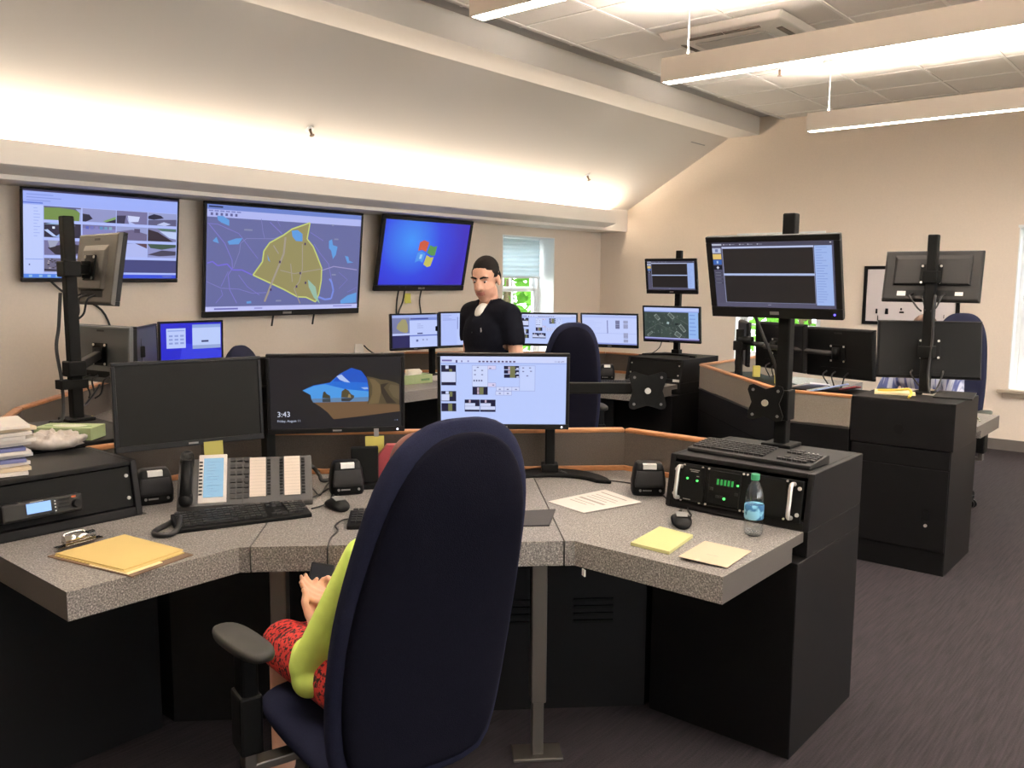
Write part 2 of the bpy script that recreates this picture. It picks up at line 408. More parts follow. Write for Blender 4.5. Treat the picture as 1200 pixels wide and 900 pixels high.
# ------------------------------------------------------------------ outside: trees and lawn
LEAF = translucent('leaf', rgb(104, 158, 62), .5); BARK = mat('bark', rgb(90, 74, 58), .9, noise=(30, .3))
struct(MB().box(-20, 45, -25, 40, -1.3, -1.2), 'ground', mat('lawn_grass', rgb(116, 124, 108), .95, noise=(4, .3)))
def tree(name, label, loc, h, r, n=1500):
    t = thing(name, label, 'tree', loc, group='trees outside the windows')
    MB().cyl((0, 0, 0), (0, 0, h * .6), .16, .08, 10).build('trunk', BARK, t)
    mb = MB()
    for _ in range(n):
        d = Vector((random.gauss(0, 1), random.gauss(0, 1), random.gauss(0, .8))).normalized() * r * random.uniform(.55, 1.)
        p = Vector((0, 0, h * .62)) + Vector((d.x, d.y, d.z * h * .42 / r)); s_ = random.uniform(.09, .2)
        a = Vector((random.gauss(0, 1), random.gauss(0, 1), random.gauss(0, 1))).normalized(); b = a.orthogonal().normalized()
        mb.face([p - a * s_, p + b * s_ * .6, p + a * s_, p - b * s_ * .6])
    mb.build('foliage', LEAF, t, flip=False)
tree('tree', 'leafy green tree seen through the window behind the standing man', (12.8, 10.9, -1.2), 5.2, 2.3, 3000)
tree('tree', 'bright green tree outside the end wall window beside the baseboard', (14.2, 1.4, -1.2), 6., 2.2)
tree('tree', 'bright green tree outside the window behind the black monitor backs', (14.5, 5.7, -1.2), 6., 2.0)

# ------------------------------------------------------------------ lamps of the room and an added unseen back row
LAMP = emit('pendant_diffuser', (1, .92, .84, 1), 18.0, base=(.8, .8, .8, 1))
LAMP_UP = emit('pendant_uplight', (1, .875, .775, 1), 80., base=(.8, .8, .8, 1))
FIXT = mat('pendant_housing_white', rgb(206, 196, 184), .5)
def pendant(label, x, y1, L, group='linear pendant lights'):
    t = thing('pendant_light', label, 'pendant light', (x, y1, 2.861), group=group)
    w = .05
    mb = MB()
    mb.box(-w, -w + .008, -L, 0, 0, .145).box(w - .008, w, -L, 0, 0, .145).box(-w + .008, w - .008, -L, -L + .008, 0, .145).box(-w + .008, w - .008, -.008, 0, 0, .145)
    mb.box(-w + .008, w - .008, -L + .008, -.008, .07, .078)
    mb.build('housing', FIXT, t)
    MB().box(-w + .009, w - .009, -L + .009, -.009, .002, .012).build('diffuser', LAMP, t)
    MB().box(-w + .012, w - .012, -L + .05, -.05, .100, .108).build('uplight', LAMP_UP, t)
    for y in (-.16, -L / 2, -L + .16):
        c = MB().cyl((0, y, .14), (0, y, 3.405 - 2.861), .004, seg=8).build('cable', WHITE_TRIM, t)
        MB().cyl((0, y, 3.38 - 2.861), (0, y, 3.404 - 2.861), .055, .06, 20).build('canopy', WHITE_TRIM, c)
        MB().cyl((0, y, .13), (0, y, .2), .008, .006, 10).build('cable_grip', WHITE_TRIM, c)
    return t
pendant('white linear pendant light cut off by the top edge of the photo', 3.195, 2.93, 3.6)
pendant('white linear pendant light under the ceiling air conditioner', 4.955, 2.925, 3.6)
pendant('white linear pendant light nearest the end wall', 7.26, 2.90, 3.6)
pendant('white linear pendant light over the place where the photo was taken', .9, 2.9, 3.6)
for x_, lab in ((.9, 'white linear pendant light behind the camera, leftmost'), (3.195, 'white linear pendant light behind the camera, second from the left'), (4.955, 'white linear pendant light behind the camera, second from the right'), (7.26, 'white linear pendant light behind the camera, rightmost')):
    pendant(lab, x_, -1.0, 3.6)  # unseen back row added to brighten the vault and walls
# cove lamp: a strip lying in the trough
mb = MB().cbox(((XW + xe) / 2, 6.015, 2.425), (xe - XW - .1, .045, .012), rx=R_(24))
o = solid(mb, 'cove_light_strip', emit('cove_strip', (1, .86, .70, 1), 42., base=(.8, .8, .8, 1)), 'glowing strip lamp hidden in the cove over the wall screens', 'cove light', (3, 6.015, 2.41))

# ------------------------------------------------------------------ ceiling air conditioner, sprinklers
t = thing('ceiling_air_conditioner', 'white square cassette air conditioner set in the tiled ceiling', 'air conditioner', (6.14, 2.95, 3.404))
ACW = mat('ac_white_plastic', rgb(214, 208, 200), .5)
mb = MB(); o_, i_ = .47, .30
mb.loft([[(-o_, -o_, 0), (o_, -o_, 0), (o_, o_, 0), (-o_, o_, 0)], [(-o_ + .03, -o_ + .03, -.05), (o_ - .03, -o_ + .03, -.05), (o_ - .03, o_ - .03, -.05), (-o_ + .03, o_ - .03, -.05)], [(-i_, -i_, -.065), (i_, -i_, -.065), (i_, i_, -.065), (-i_, i_, -.065)]], smooth=False)
mb.build('housing', ACW, t, bevel=.01)
MB().box(-.27, .27, -.27, .27, -.075, -.064).build('intake_grille', mat('ac_grille', rgb(176, 172, 166), .6), t, bevel=.01)
for k in range(4):
    M = Euler((0, 0, k * PI / 2)).to_matrix().to_4x4()
    MB(M).box(-.27, -.005, .345, .385, -.0625, -.05).box(.005, .27, .345, .385, -.0625, -.05).build('air_slot', mat('ac_slot_dark', rgb(92, 82, 72), .7), t)
def sprinkler(label, p, nrm):
    t = thing('sprinkler_head', label, 'sprinkler', p, group=None)
    n = Vector(nrm).normalized()
    MB().cyl((0, 0, 0), n * .006, .035, seg=20).build('escutcheon', WHITE_TRIM, t)
    MB().cyl(n * .006, n * .05, .012, .008, 10).cyl(n * .055, n * .058, .02, seg=14).cyl(n * .03 + Vector((.01, 0, 0)), n * .056 + Vector((.01, 0, 0)), .003, seg=6).cyl(n * .03 - Vector((.01, 0, 0)), n * .056 - Vector((.01, 0, 0)), .003, seg=6).build('nozzle', mat('sprinkler_brass', rgb(150, 130, 110), .35, metal=.8), t)
vn = (0, -sl, -1)
sprinkler('small sprinkler on the sloped ceiling above the map screen', (4.228, 5.617, zs(5.617)), vn)
sprinkler('small sprinkler on the sloped ceiling near the end wall', (7.929, 5.623, zs(5.623)), vn)
sprinkler('small dark sprinkler under the tiled ceiling behind the long pendant', (7.243, 3.165, 3.404), (0, 0, -1))
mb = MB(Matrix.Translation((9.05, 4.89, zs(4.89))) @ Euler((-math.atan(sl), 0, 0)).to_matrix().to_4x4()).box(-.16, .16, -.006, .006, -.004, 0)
struct(mb, 'trim_4', SHADE_SLOT_GREY)
# ================================================================== dispatch consoles
Z = .78
MIR = .1327
def mirr(P): return [(y - MIR, x + MIR) for x, y in P]
def console(name, label, f, rpanel, lpanel, diag, outer, mirrored=False):
    """corner console in the nearest one's coordinates, mapped to its place by f. Returns the root"""
    o = f((2.5, 2.6))
    t = thing(name, label, 'dispatch console', (o[0], o[1], 0), group='dispatch consoles')
    P = lambda pts: [f(p) for p in pts]
    # three worktops with a gap of a few millimetres between them; deep front edge, thinner behind
    rfront = [(2.220, 1.076), (2.720, 1.076), (2.720, 2.144), (2.197, 1.621), (2.220, 1.598)]
    rback = [(2.720, 1.076), (2.811, 1.076), (2.811, 1.604), (3.224, 1.604), (3.224, 2.058), (2.929, 2.353), (2.720, 2.144)]
    cfront = [(2.1945, 1.6255), (2.625, 2.056), (1.923, 2.758), (1.4925, 2.3275)]
    cback = [(2.625, 2.056), (2.925, 2.356), (2.223, 3.058), (1.923, 2.758)]
    for a, b in ((rfront, rback), (cfront, cback), (mirr(rfront), mirr(rback))):
        mb = MB().prism(P(a), Z - .082, Z).prism(P(b), Z - .034, Z)
        w = mb.build('worktop', [LAM, LAM_EDGE], t, world=True)
        ex, ey = f((2.5, 1.076)); fx, fy = f((1.076 - MIR, 2.5 + MIR))
        for p in w.data.polygons:                                  # plain laminate on the two outer ends
            c = WM[t.name] @ p.center
            if abs(c.y - ey) < .004 and abs(p.normal.y) > .9 or abs(c.x - fx) < .004 and abs(p.normal.x) > .9: p.material_index = 1
    s_ = -1 if mirrored else 1
    for line in (rpanel, diag, lpanel):                            # low fabric screens with oak caps and feet
        line = P(line)
        a = MB().prism(strip(line, 0, s_ * -.034), Z + .002, .950).build('fabric_screen', FABRIC_L if outer else FABRIC, t, world=True)
        MB().prism(strip(line, s_ * .004, s_ * -.040), .950, .968).build('oak_cap', WOOD, a, bevel=.006, world=True)
        if outer: MB().prism(strip(line, s_ * -.003, s_ * -.038), Z - .012, Z + .0015).build('metal_rail', STEEL, a, world=True)
        else: MB().prism(strip(line, s_ * .014, s_ * .0005), Z + .001, Z + .024).build('oak_foot', WOOD, a, bevel=.004, world=True)
        b = MB().prism(strip(line, s_ * -.002, s_ * -.034), .0, Z - .013).build('back_panel', BLACK, t, world=True)
        if outer: MB().prism(strip(line, s_ * -.033, s_ * -.037), .60, .606).build('panel_seam', BLACKMETAL, b, world=True)
    body = [(2.746, 1.64), (3.222, 1.64), (3.222, 2.054), (1.921, 3.355), (1.507, 3.355), (1.507, 2.879)]
    bd = MB().prism(P(body), .0, Z - .09).build('storage_body', BLACK, t, world=True)
    for c in ((2.42, 1.962), (2.60, 1.782), (1.95, 2.432)):        # louvred vents low in the knee space
        for k in range(4):
            q = f(c); M = Matrix.Translation((q[0], q[1], .34 + .028 * k)) @ Euler((0, 0, R_(-45 if not mirrored else 45))).to_matrix().to_4x4()
            MB(M).box(-.075, .075, -.008, .008, 0, .010).build('louvre', BLACKMETAL, bd, world=True)
    for (x, y) in ((2.205, 1.735), (1.602, 2.338)):                # telescopic steel legs under the front edge
        q = f((x, y)); M = Matrix.Translation((q[0], q[1], 0)) @ Euler((0, 0, R_(45))).to_matrix().to_4x4()
        lg = MB(M).box(-.034, .034, -.026, .026, .2, Z - .083).build('leg', STEEL, t, bevel=.005, world=True)
        MB(M).box(-.026, .026, -.019, .019, .012, .2).build('inner_tube', STEEL, lg, bevel=.003, world=True)
        MB(M).box(-.05, .05, -.085, .085, .0, .012).build('foot_plate', STEEL, lg, bevel=.003, world=True)
        MB(M).cyl((0, -.027, .235), (0, -.029, .235), .008, seg=12).build('bolt', PLASTIC, lg, world=True)
    return t
def cabinet(name, label, f, x0, x1, y0, y1, group='equipment cabinets', lower_x0=None, ztop=.974, lean=.035):
    """equipment cabinet standing at the end of a console, its sloping rack front towards local -x"""
    P = lambda pts: [f(p) for p in pts]
    o = f(((x0 + x1) / 2, (y0 + y1) / 2))
    t = thing(name, label, 'equipment cabinet', (o[0], o[1], 0), group=group)
    lx = x0 if lower_x0 is None else lower_x0
    mb = MB().prism(P([(lx, y0), (x1, y0), (x1, y1), (lx, y1)]), .0, Z - .090).prism(P([(x0 + .002, y0), (x1, y0), (x1, y1), (x0 + .002, y1)]), Z - .0899, Z + .0005)
    mb.build('lower_body', BLACK, t, bevel=.003, world=True)
    # rack bonnet: side cheeks, roof, floor and back, open to the sloping front
    ch = .022
    def cheek(ya, yb):
        pr = [(x0, Z + .001), (x1, Z + .001), (x1, ztop), (x0 + lean, ztop)]
        return [[(*f((x, y)), z) for x, z in pr] for y in (ya, yb)]
    mb = MB().loft(cheek(y0, y0 + ch), smooth=False).loft(cheek(y1 - ch, y1), smooth=False)
    mb.loft([[(*f((x, y)), z) for x, z in [(x0 + lean - .0, ztop - .018), (x1, ztop - .018), (x1, ztop), (x0 + lean, ztop)]] for y in (y0 + ch, y1 - ch)], smooth=False)
    mb.prism(P([(x1 - .02, y0 + ch), (x1, y0 + ch), (x1, y1 - ch), (x1 - .02, y1 - ch)]), Z + .001, ztop - .018)
    k = lambda z: x0 + lean * (z - Z) / (ztop - Z)
    mb.loft([[(*f((x, y)), z) for x, z in [(k(Z + .001), Z + .001), (k(Z + .001) + .03, Z + .001), (k(Z + .03) + .03, Z + .03), (k(Z + .03), Z + .03)]] for y in (y0 + ch, y1 - ch)], smooth=False)
    mb.build('bonnet', BLACK, t, bevel=.003, world=True)
    return t
near = lambda p: (p[0], p[1])
midf = lambda p: (p[0] + 3.42, p[1] + 2.41)
farf = lambda p: (8.42 - p[0], p[1] + .065)
console('dispatch_console', 'nearest grey speckled corner console, where the person with the phone sits', near,
        [(3.225, 1.615), (3.225, 2.060)], [(1.925, 3.358), (1.46, 3.358)], [(3.225, 2.060), (1.925, 3.358)], False)
console('dispatch_console', 'corner console in the back, with five lit monitors near the man', midf,
        [(3.225, 1.615), (3.225, 2.060)], [(1.925, 3.358), (.30, 3.358)], [(3.225, 2.060), (1.925, 3.358)], False)
# the right-hand console turns its back to the room's middle
console('dispatch_console', 'right-hand console seen from behind, beige fabric screens over black panels', farf,
        [(3.306, 1.64), (3.306, 2.075)], [(2.20, 3.181), (.45, 3.181)], [(3.306, 2.075), (2.20, 3.181)], True, mirrored=True)

# cabinets ---------------------------------------------------------------------------------
c1 = cabinet('equipment_cabinet', 'black cabinet with rack radio gear at the right end of the nearest console', near, 2.815, 3.335, 1.062, 1.612, lower_x0=2.737)
sw = lambda f: (lambda p: f((p[1] - MIR, p[0] + MIR)))
c2 = cabinet('equipment_cabinet', 'black cabinet under the paper stack at the left edge of the photo', sw(near), 2.815, 3.215, .98, 1.590, lower_x0=2.737)
c3 = cabinet('equipment_cabinet', 'black cabinet under the satellite-map monitor in the back', midf, 2.86, 3.52, 1.075, 1.612, lower_x0=2.737, lean=.05)
def blank_panel(t, f, x0, y0, y1, z0, z1, lean=.035, ztop=.974):
    k = lambda z: x0 + lean * (z - Z) / (ztop - Z)
    pr = [(k(z0) + .012, z0), (k(z0) + .020, z0), (k(z1) + .020, z1), (k(z1) + .012, z1)]
    p = MB().loft([[(*f((x, y)), z) for x, z in pr] for y in (y0, y1)], smooth=False).build('blank_panel', BLACKMETAL, t, world=True)
    for y in (y0 + .014, y1 - .014):
        for z in (z0 + .03, z1 - .03):
            q = f((k(z) + .012, y)); q2 = f((k(z) + .007, y))
            MB().cyl((*q, z), (*q2, z), .0065, seg=10).build('screw', ALU, p, world=True)
    return p
blank_panel(c2, sw(near), 2.815, 1.004, 1.566, Z + .034, .952)
blank_panel(c3, midf, 2.86, 1.10, 1.587, Z + .034, .952, lean=.05)
# far cabinet: wider bonnet on a plinth, a lockable rear door
t = thing('equipment_cabinet', 'free-standing black cabinet with a locked rear door at the right', 'equipment cabinet', (5.36, 1.42, 0), group='equipment cabinets')
MB().box(5.09, 5.67, 1.155, 1.69, .0, .70).build('lower_body', BLACK, t, bevel=.003, world=True)
MB().box(5.08, 5.60, 1.145, 1.70, .702, .968).build('bonnet', BLACK, t, bevel=.004, world=True)
MB().box(5.083, 5.09, 1.16, 1.685, .60, .698).build('upper_rail', BLACK, t, world=True)
dr = MB().box(5.081, 5.09, 1.16, 1.685, .135, .594).build('door', BLACK, t, bevel=.002, world=True)
MB().box(5.073, 5.081, 1.245, 1.275, .30, .365).build('latch', PLASTIC, dr, bevel=.004, world=True)
MB().cyl((5.083, 1.26, .275), (5.074, 1.26, .275), .009, seg=14).build('lock', ALU, dr, world=True)
MB().cyl((5.081, 1.43, .80), (5.078, 1.43, .80), .028, seg=24).build('cable_grommet', PLASTIC, t, world=True)

# left-hand console behind the nearest one ---------------------------------------------------
t = thing('dispatch_console', 'left-hand console behind the green tissue box, mostly hidden', 'dispatch console', (2.0, 4.6, 0), group='dispatch consoles')
MB().prism([(1.60, 4.13), (2.3, 4.13), (3.1, 5.0), (3.5, 5.3), (3.5, 5.95), (2.85, 5.95), (1.75, 4.75), (1.60, 4.50)], Z - .082, Z).build('worktop', LAM, t, world=True)
for a, b in (((1.555, 4.40), (1.705, 4.66)), ((1.705, 4.66), (2.85, 5.80))):
    s_ = MB().prism(strip([a, b], .034, 0), Z + .002, .950).build('fabric_screen', FABRIC, t, world=True)
    MB().prism(strip([a, b], .038, -.004), .950, .968).build('oak_cap', WOOD, s_, bevel=.006, world=True)
    MB().prism(strip([a, b], .034, .002), 0, Z - .09).build('back_panel', BLACK, t, world=True)
MB().box(1.525, 1.565, 4.375, 4.405, Z - .05, .966).build('oak_end', WOOD, t, world=True)
MB().prism([(1.66, 4.16), (2.25, 4.16), (2.9, 4.95), (2.6, 5.5), (1.80, 4.7)], 0, Z - .09).build('storage_body', BLACK, t, world=True)
cabinet('equipment_cabinet', 'black cabinet under the green tissue box behind the left cabinet', lambda p: (p[1] + .05, p[0] + .60), 2.81, 3.50, 1.02, 1.735)

# ------------------------------------------------------------------ rack radio in the near cabinet
def rack_unit():
    M = Matrix.Translation((2.826, 1.337, .877)) @ Euler((0, 0, -PI / 2)).to_matrix().to_4x4() @ Euler((-math.atan2(.035, .194), 0, 0)).to_matrix().to_4x4()
    t = thing('rack_radio_unit', 'rack-mounted radio unit with two metal handles and green lamps', 'radio', (0, 0, 0)); t.matrix_world = M; WM[t.name] = M
    W, Hh = .247, .072
    fp = MB().box(-W, W, -.006, .004, -Hh, Hh).build('faceplate', BLACKMETAL, t, bevel=.002)
    MB().box(-W + .03, W - .03, .004, .20, -Hh + .005, Hh - .005).build('chassis', BLACKMETAL, t)
    for x in (-W + .032, W - .032):
        MB().tube([(x, -.006, -.058), (x, -.034, -.052), (x, -.036, 0), (x, -.034, .052), (x, -.006, .058)], .0075, 10).build('handle', ALU, t)
    for x in (-W + .012, W - .012):
        for z in (-.045, .045): MB().cyl((x, -.006, z), (x, -.010, z), .007, seg=10).build('screw', ALU, fp)
    for x in (-.205, -.13, -.105, .03, .045, .19):
        for z in (-.065, .065): MB().cyl((x, -.006, z), (x, -.009, z), .004, seg=8).build('screw', ALU, fp)
    MB().box(-.215, -.115, -.010, -.006, -.064, .064).build('power_module', BLACKMETAL, fp, bevel=.002)
    MB().box(-.10, .025, -.012, -.006, -.062, .062).build('control_module', BLACKMETAL, fp, bevel=.003)
    MB().box(.045, .19, -.009, -.006, -.064, .064).build('filler_plate', BLACKMETAL, fp, bevel=.002)
    G = emit('green_lamp', rgb(90, 255, 110), .8)
    for x, z, s in ((-.185, .018, .004), (-.145, .014, .004), (-.032, -.034, .005), (.015, .02, .004)):
        MB().cyl((x, -.0105, z), (x, -.0145, z), s, seg=12).build('green_lamp', G, fp)
    GD = emit('green_segment_display', rgb(60, 170, 80), .35)
    d = MB().box(-.075, .005, -.0135, -.012, .010, .036).build('segment_display', SCREEN_OFF, fp)
    mb = MB()
    for k in range(5): mb.box(-.066 + .014 * k, -.058 + .014 * k, -.0145, -.0135, .013, .033)
    mb.build('segment', GD, d)
    for x, z in ((-.085, -.005), (-.06, -.03), (-.045, -.03), (.012, -.012)): MB().box(x - .006, x + .006, -.0145, -.012, z - .005, z + .005).build('button', PLASTIC_G, fp)
    for x0, x1, z in ((-.18, -.14, .052), (-.175, -.145, .046), (-.195, -.165, -.058), (-.15, -.14, .030)): MB().box(x0, x1, -.0108, -.010, z - .002, z + .001).build('printed_legend', mat('grey_legend', rgb(130, 126, 122), .7), fp)
rack_unit()
# radio control head set in the left cabinet's panel
M = Matrix.Translation((1.118, 2.955, .870)) @ Euler((-math.atan2(.035, .194), 0, 0)).to_matrix().to_4x4()
t = thing('radio_control_head', 'two-way radio control head with a lit blue display in the left cabinet', 'radio', (0, 0, 0)); t.matrix_world = M; WM[t.name] = M
MB().box(-.125, .125, -.030, .04, -.030, .030).build('body', PLASTIC_G, t, bevel=.008)
MB().box(-.052, .022, -.032, -.029, -.012, .021).build('lit_display', emit('radio_display', rgb(150, 190, 255), .5), t)
kn = MB().cyl((.10, -.030, -.004), (.10, -.052, -.004), .014, .012, 20).build('volume_knob', PLASTIC, t)
for k in range(5): MB().box(-.05 + .017 * k, -.039 + .017 * k, -.0325, -.030, -.026, -.020).build('button', PLASTIC, t)
for z in (.016, .004, -.008): MB().box(.045, .080, -.0325, -.030, z - .003, z + .003).build('button', PLASTIC, t)
MB().box(.088, .102, -.0325, -.030, .017, .023).build('emergency_button', mat('orange_button', rgb(190, 90, 40), .5), t)
mb = MB()
for z in (.016, .006, -.004, -.016): mb.box(.033, .037, -.0325, -.030, z - .002, z + .002)
mb.build('indicator', LABEL_W, t)
MB().box(-.04, .0, -.0312, -.030, .023, .026).build('maker_mark', mat('grey_legend', rgb(130, 126, 122), .7), t)
# ================================================================== displays
def homog(src):
    """maps the photo's quad TL,TR,BR,BL to u,v of the display (v down)"""
    dst = [(0, 0), (1, 0), (1, 1), (0, 1)]
    A = []; B = []
    for (x, y), (u, v) in zip(src, dst):
        A.append([x, y, 1, 0, 0, 0, -u * x, -u * y]); B.append(u)
        A.append([0, 0, 0, x, y, 1, -v * x, -v * y]); B.append(v)
    n = 8
    M = [a + [b] for a, b in zip(A, B)]
    for i in range(n):
        p = max(range(i, n), key=lambda r: abs(M[r][i])); M[i], M[p] = M[p], M[i]
        for r in range(n):
            if r != i:
                k = M[r][i] / M[i][i]
                M[r] = [a - k * b for a, b in zip(M[r], M[i])]
    h = [M[i][n] / M[i][i] for i in range(n)] + [1]
    return lambda x, y: ((h[0] * x + h[1] * y + h[2]) / (h[6] * x + h[7] * y + 1), (h[3] * x + h[4] * y + h[5]) / (h[6] * x + h[7] * y + 1))
class Screen:
    """a display picture: polygons in u,v (v down) at increasing layers 0.15 mm apart"""
    def __init__(s, base): s.items = [(0, [(0, 0), (1, 0), (1, 1), (0, 1)], base)]; s.texts = []
    def r(s, u0, v0, u1, v1, c, l=1): s.items.append((l, [(u0, v0), (u1, v0), (u1, v1), (u0, v1)], c)); return s
    def p(s, pts, c, l=1):
        s.items.append((l, [(min(1, max(0, u)), min(1, max(0, v))) for u, v in pts], c)); return s
    def line(s, pts, w, c, l=1, asp=1.7):
        for a, b in zip(pts, pts[1:]):
            dx, dy = (b[0] - a[0]) * asp, b[1] - a[1]; L = math.hypot(dx, dy) or 1
            nx, ny = -dy / L * w / asp, dx / L * w
            s.p([(a[0] + nx, a[1] + ny), (b[0] + nx, b[1] + ny), (b[0] - nx, b[1] - ny), (a[0] - nx, a[1] - ny)], c, l)
        return s
    def bars(s, u0, u1, v0, v1, n, c, l=2, h=.3, rag=.5):
        for k in range(n):
            v = v0 + (v1 - v0) * k / max(1, n); s.r(u0, v, u0 + (u1 - u0) * (1 - rag * random.random()), v + (v1 - v0) / max(1, n) * h, c, l)
        return s
    def t(s, body, u, v, size, c, l=3): s.texts.append((body, u, v, size, c, l)); return s
    def make(s, parent, W, H, y, z0, name='screen'):
        """bottom edge at z0, centred in x, facing -y"""
        mb = MB(); cols = []
        def idx(c):
            if c not in cols: cols.append(c)
            return cols.index(c)
        for l, pts, c in s.items:
            mb.mi = idx(c); P = [(-W / 2 + u * W, y - .00015 * l, z0 + (1 - v) * H) for u, v in pts]
            mb.face(P)
        for body, u, v, size, c, l in s.texts:
            mb.mi = idx(c)
            M = Matrix.Translation((-W / 2 + u * W, y - .00015 * l, z0 + (1 - v) * H)) @ Euler((PI / 2, 0, 0)).to_matrix().to_4x4()
            mb.text(body, size * H, M)
        return mb.build(name, [px_emit(c) if isinstance(c, tuple) else c for c in cols], parent, flip=False)
WHITE_S = (196, 208, 253); DARK_S = (40, 38, 60)
# console radio picture (near right monitor and one of the back ones)
def scr_radio():
    q = homog([(95, 62), (1110, 62), (1090, 585), (97, 590)]); S = Screen((186, 203, 253))
    def R(x0, y0, x1, y1, c, l=1): a, b = q(x0, y0), q(x1, y1); S.r(a[0], a[1], b[0], b[1], c, l)
    R(97, 64, 1108, 112, (205, 214, 252)); R(97, 112, 1108, 120, (160, 178, 235))
    S.r(.01, .05, .09, .075, (120, 110, 170), 2)
    for k in range(10): R(402 + 31 * k, 96, 420 + 31 * k, 108, (90, 70, 110), 2)
    R(218, 92, 232, 112, (80, 70, 120), 2); R(262, 94, 272, 108, (110, 100, 150), 2); R(312, 94, 326, 106, (140, 140, 190), 2)
    for x0, y0, x1, y1 in ((100, 132, 220, 290), (100, 335, 220, 415), (100, 430, 220, 493), (352, 300, 474, 362), (607, 135, 727, 162), (607, 168, 727, 195), (607, 201, 727, 228), (288, 400, 408, 494), (413, 400, 535, 494)):
        R(x0, y0, x1, y1, (36, 34, 62))
    for x0, y0, x1, y1 in ((102, 185, 216, 265), (102, 360, 165, 410), (290, 428, 372, 450), (415, 428, 497, 450), (290, 452, 406, 478), (415, 452, 533, 478), (135, 135, 160, 160), (135, 337, 160, 357)): R(x0, y0, x1, y1, (205, 214, 248), 2)
    for x0, y0, x1, y1 in ((655, 138, 695, 228), (408, 303, 440, 360), (165, 340, 190, 378), (155, 432, 188, 492), (165, 162, 188, 184)): R(x0, y0, x1, y1, (120, 122, 84), 2)
    for x0, y0, x1, y1 in ((390, 305, 404, 330), (390, 334, 404, 358), (640, 140, 656, 162), (640, 172, 656, 194), (322, 402, 336, 424), (450, 402, 464, 424)): R(x0, y0, x1, y1, (190, 170, 190), 3)
    for y in (140, 174, 206): R(706, y + 10, 724, y + 20, (210, 215, 245), 3)
    for x0, y0, x1, y1, c in ((352, 135, 474, 297, (205, 216, 252)), (735, 135, 850, 328, (196, 210, 253)), (478, 135, 540, 162, (214, 206, 240)), (478, 270, 538, 298, (214, 206, 240)), (545, 300, 603, 328, (206, 214, 250)), (608, 300, 666, 328, (206, 214, 250)), (670, 300, 727, 328, (206, 214, 250)), (540, 334, 600, 362, (206, 214, 250)), (604, 334, 664, 362, (206, 214, 250))):
        R(x0 - 3, y0 - 3, x1 + 3, y1 + 3, (150, 162, 210)); R(x0, y0, x1, y1, c, 2)
    for k in range(4): R(360 + 20 * k, 245, 372 + 20 * k, 258, (100, 100, 140), 3)
    for x, y in ((395, 148), (372, 172), (430, 172), (372, 205), (430, 205), (495, 155), (518, 285), (570, 318), (634, 318), (700, 318), (570, 350), (634, 350), (760, 150), (815, 150), (760, 178), (822, 176), (792, 212)): R(x - 7, y - 4, x + 9, y + 4, (120, 122, 160), 3)
    S.t('11:43 AM', .905, .085, .035, (90, 90, 130))
    return S
def scr_alert():
    q = homog([(70, 88), (1118, 75), (1140, 665), (120, 635)]); S = Screen((84, 82, 104))
    S.r(0, 0, 1, .06, (74, 72, 90)); S.r(.0, .02, .085, .045, (190, 196, 215), 2)
    for u in (.10, .155, .24, .31, .39): S.r(u, .025, u + .012, .04, (190, 190, 205), 2); S.r(u + .018, .03, u + .045, .037, (150, 150, 170), 2)
    S.r(.97, .02, .982, .032, (235, 235, 245), 2)
    S.r(0.0, .085, .075, .16, (186, 196, 224)); S.r(.025, .10, .05, .145, (110, 120, 160), 2)
    S.r(0.0, .175, .075, .255, (222, 192, 116)); S.r(.0, .265, .075, .335, (62, 102, 176)); S.r(.03, .28, .045, .32, (170, 195, 235), 2)
    S.r(.0, .35, .075, .42, (30, 30, 40)); S.p([(.037, .36), (.05, .385), (.037, .41), (.024, .385)], (200, 205, 225), 2)
    for v in (.45, .49, .55, .61): S.r(0.0, v, .075, v + .03, (66, 66, 84)); S.r(.01, v + .01, .06, v + .018, (130, 130, 150), 2)
    S.r(.085, .065, .845, .93, (150, 156, 190)); S.r(.085, .07, .845, .088, (196, 206, 240), 2)
    S.r(.09, .095, .842, .475, (44, 40, 40), 2); S.r(.085, .478, .845, .505, (176, 192, 232), 3); S.r(.09, .510, .842, .925, (42, 38, 38), 2)
    S.r(.85, .07, .985, .95, (160, 184, 236)); S.bars(.86, .95, .09, .93, 22, (136, 158, 214), 2, .3)
    S.r(0, .94, .84, 1, (88, 86, 108)); S.r(.45, .955, .475, .965, (150, 150, 170), 2)
    return S
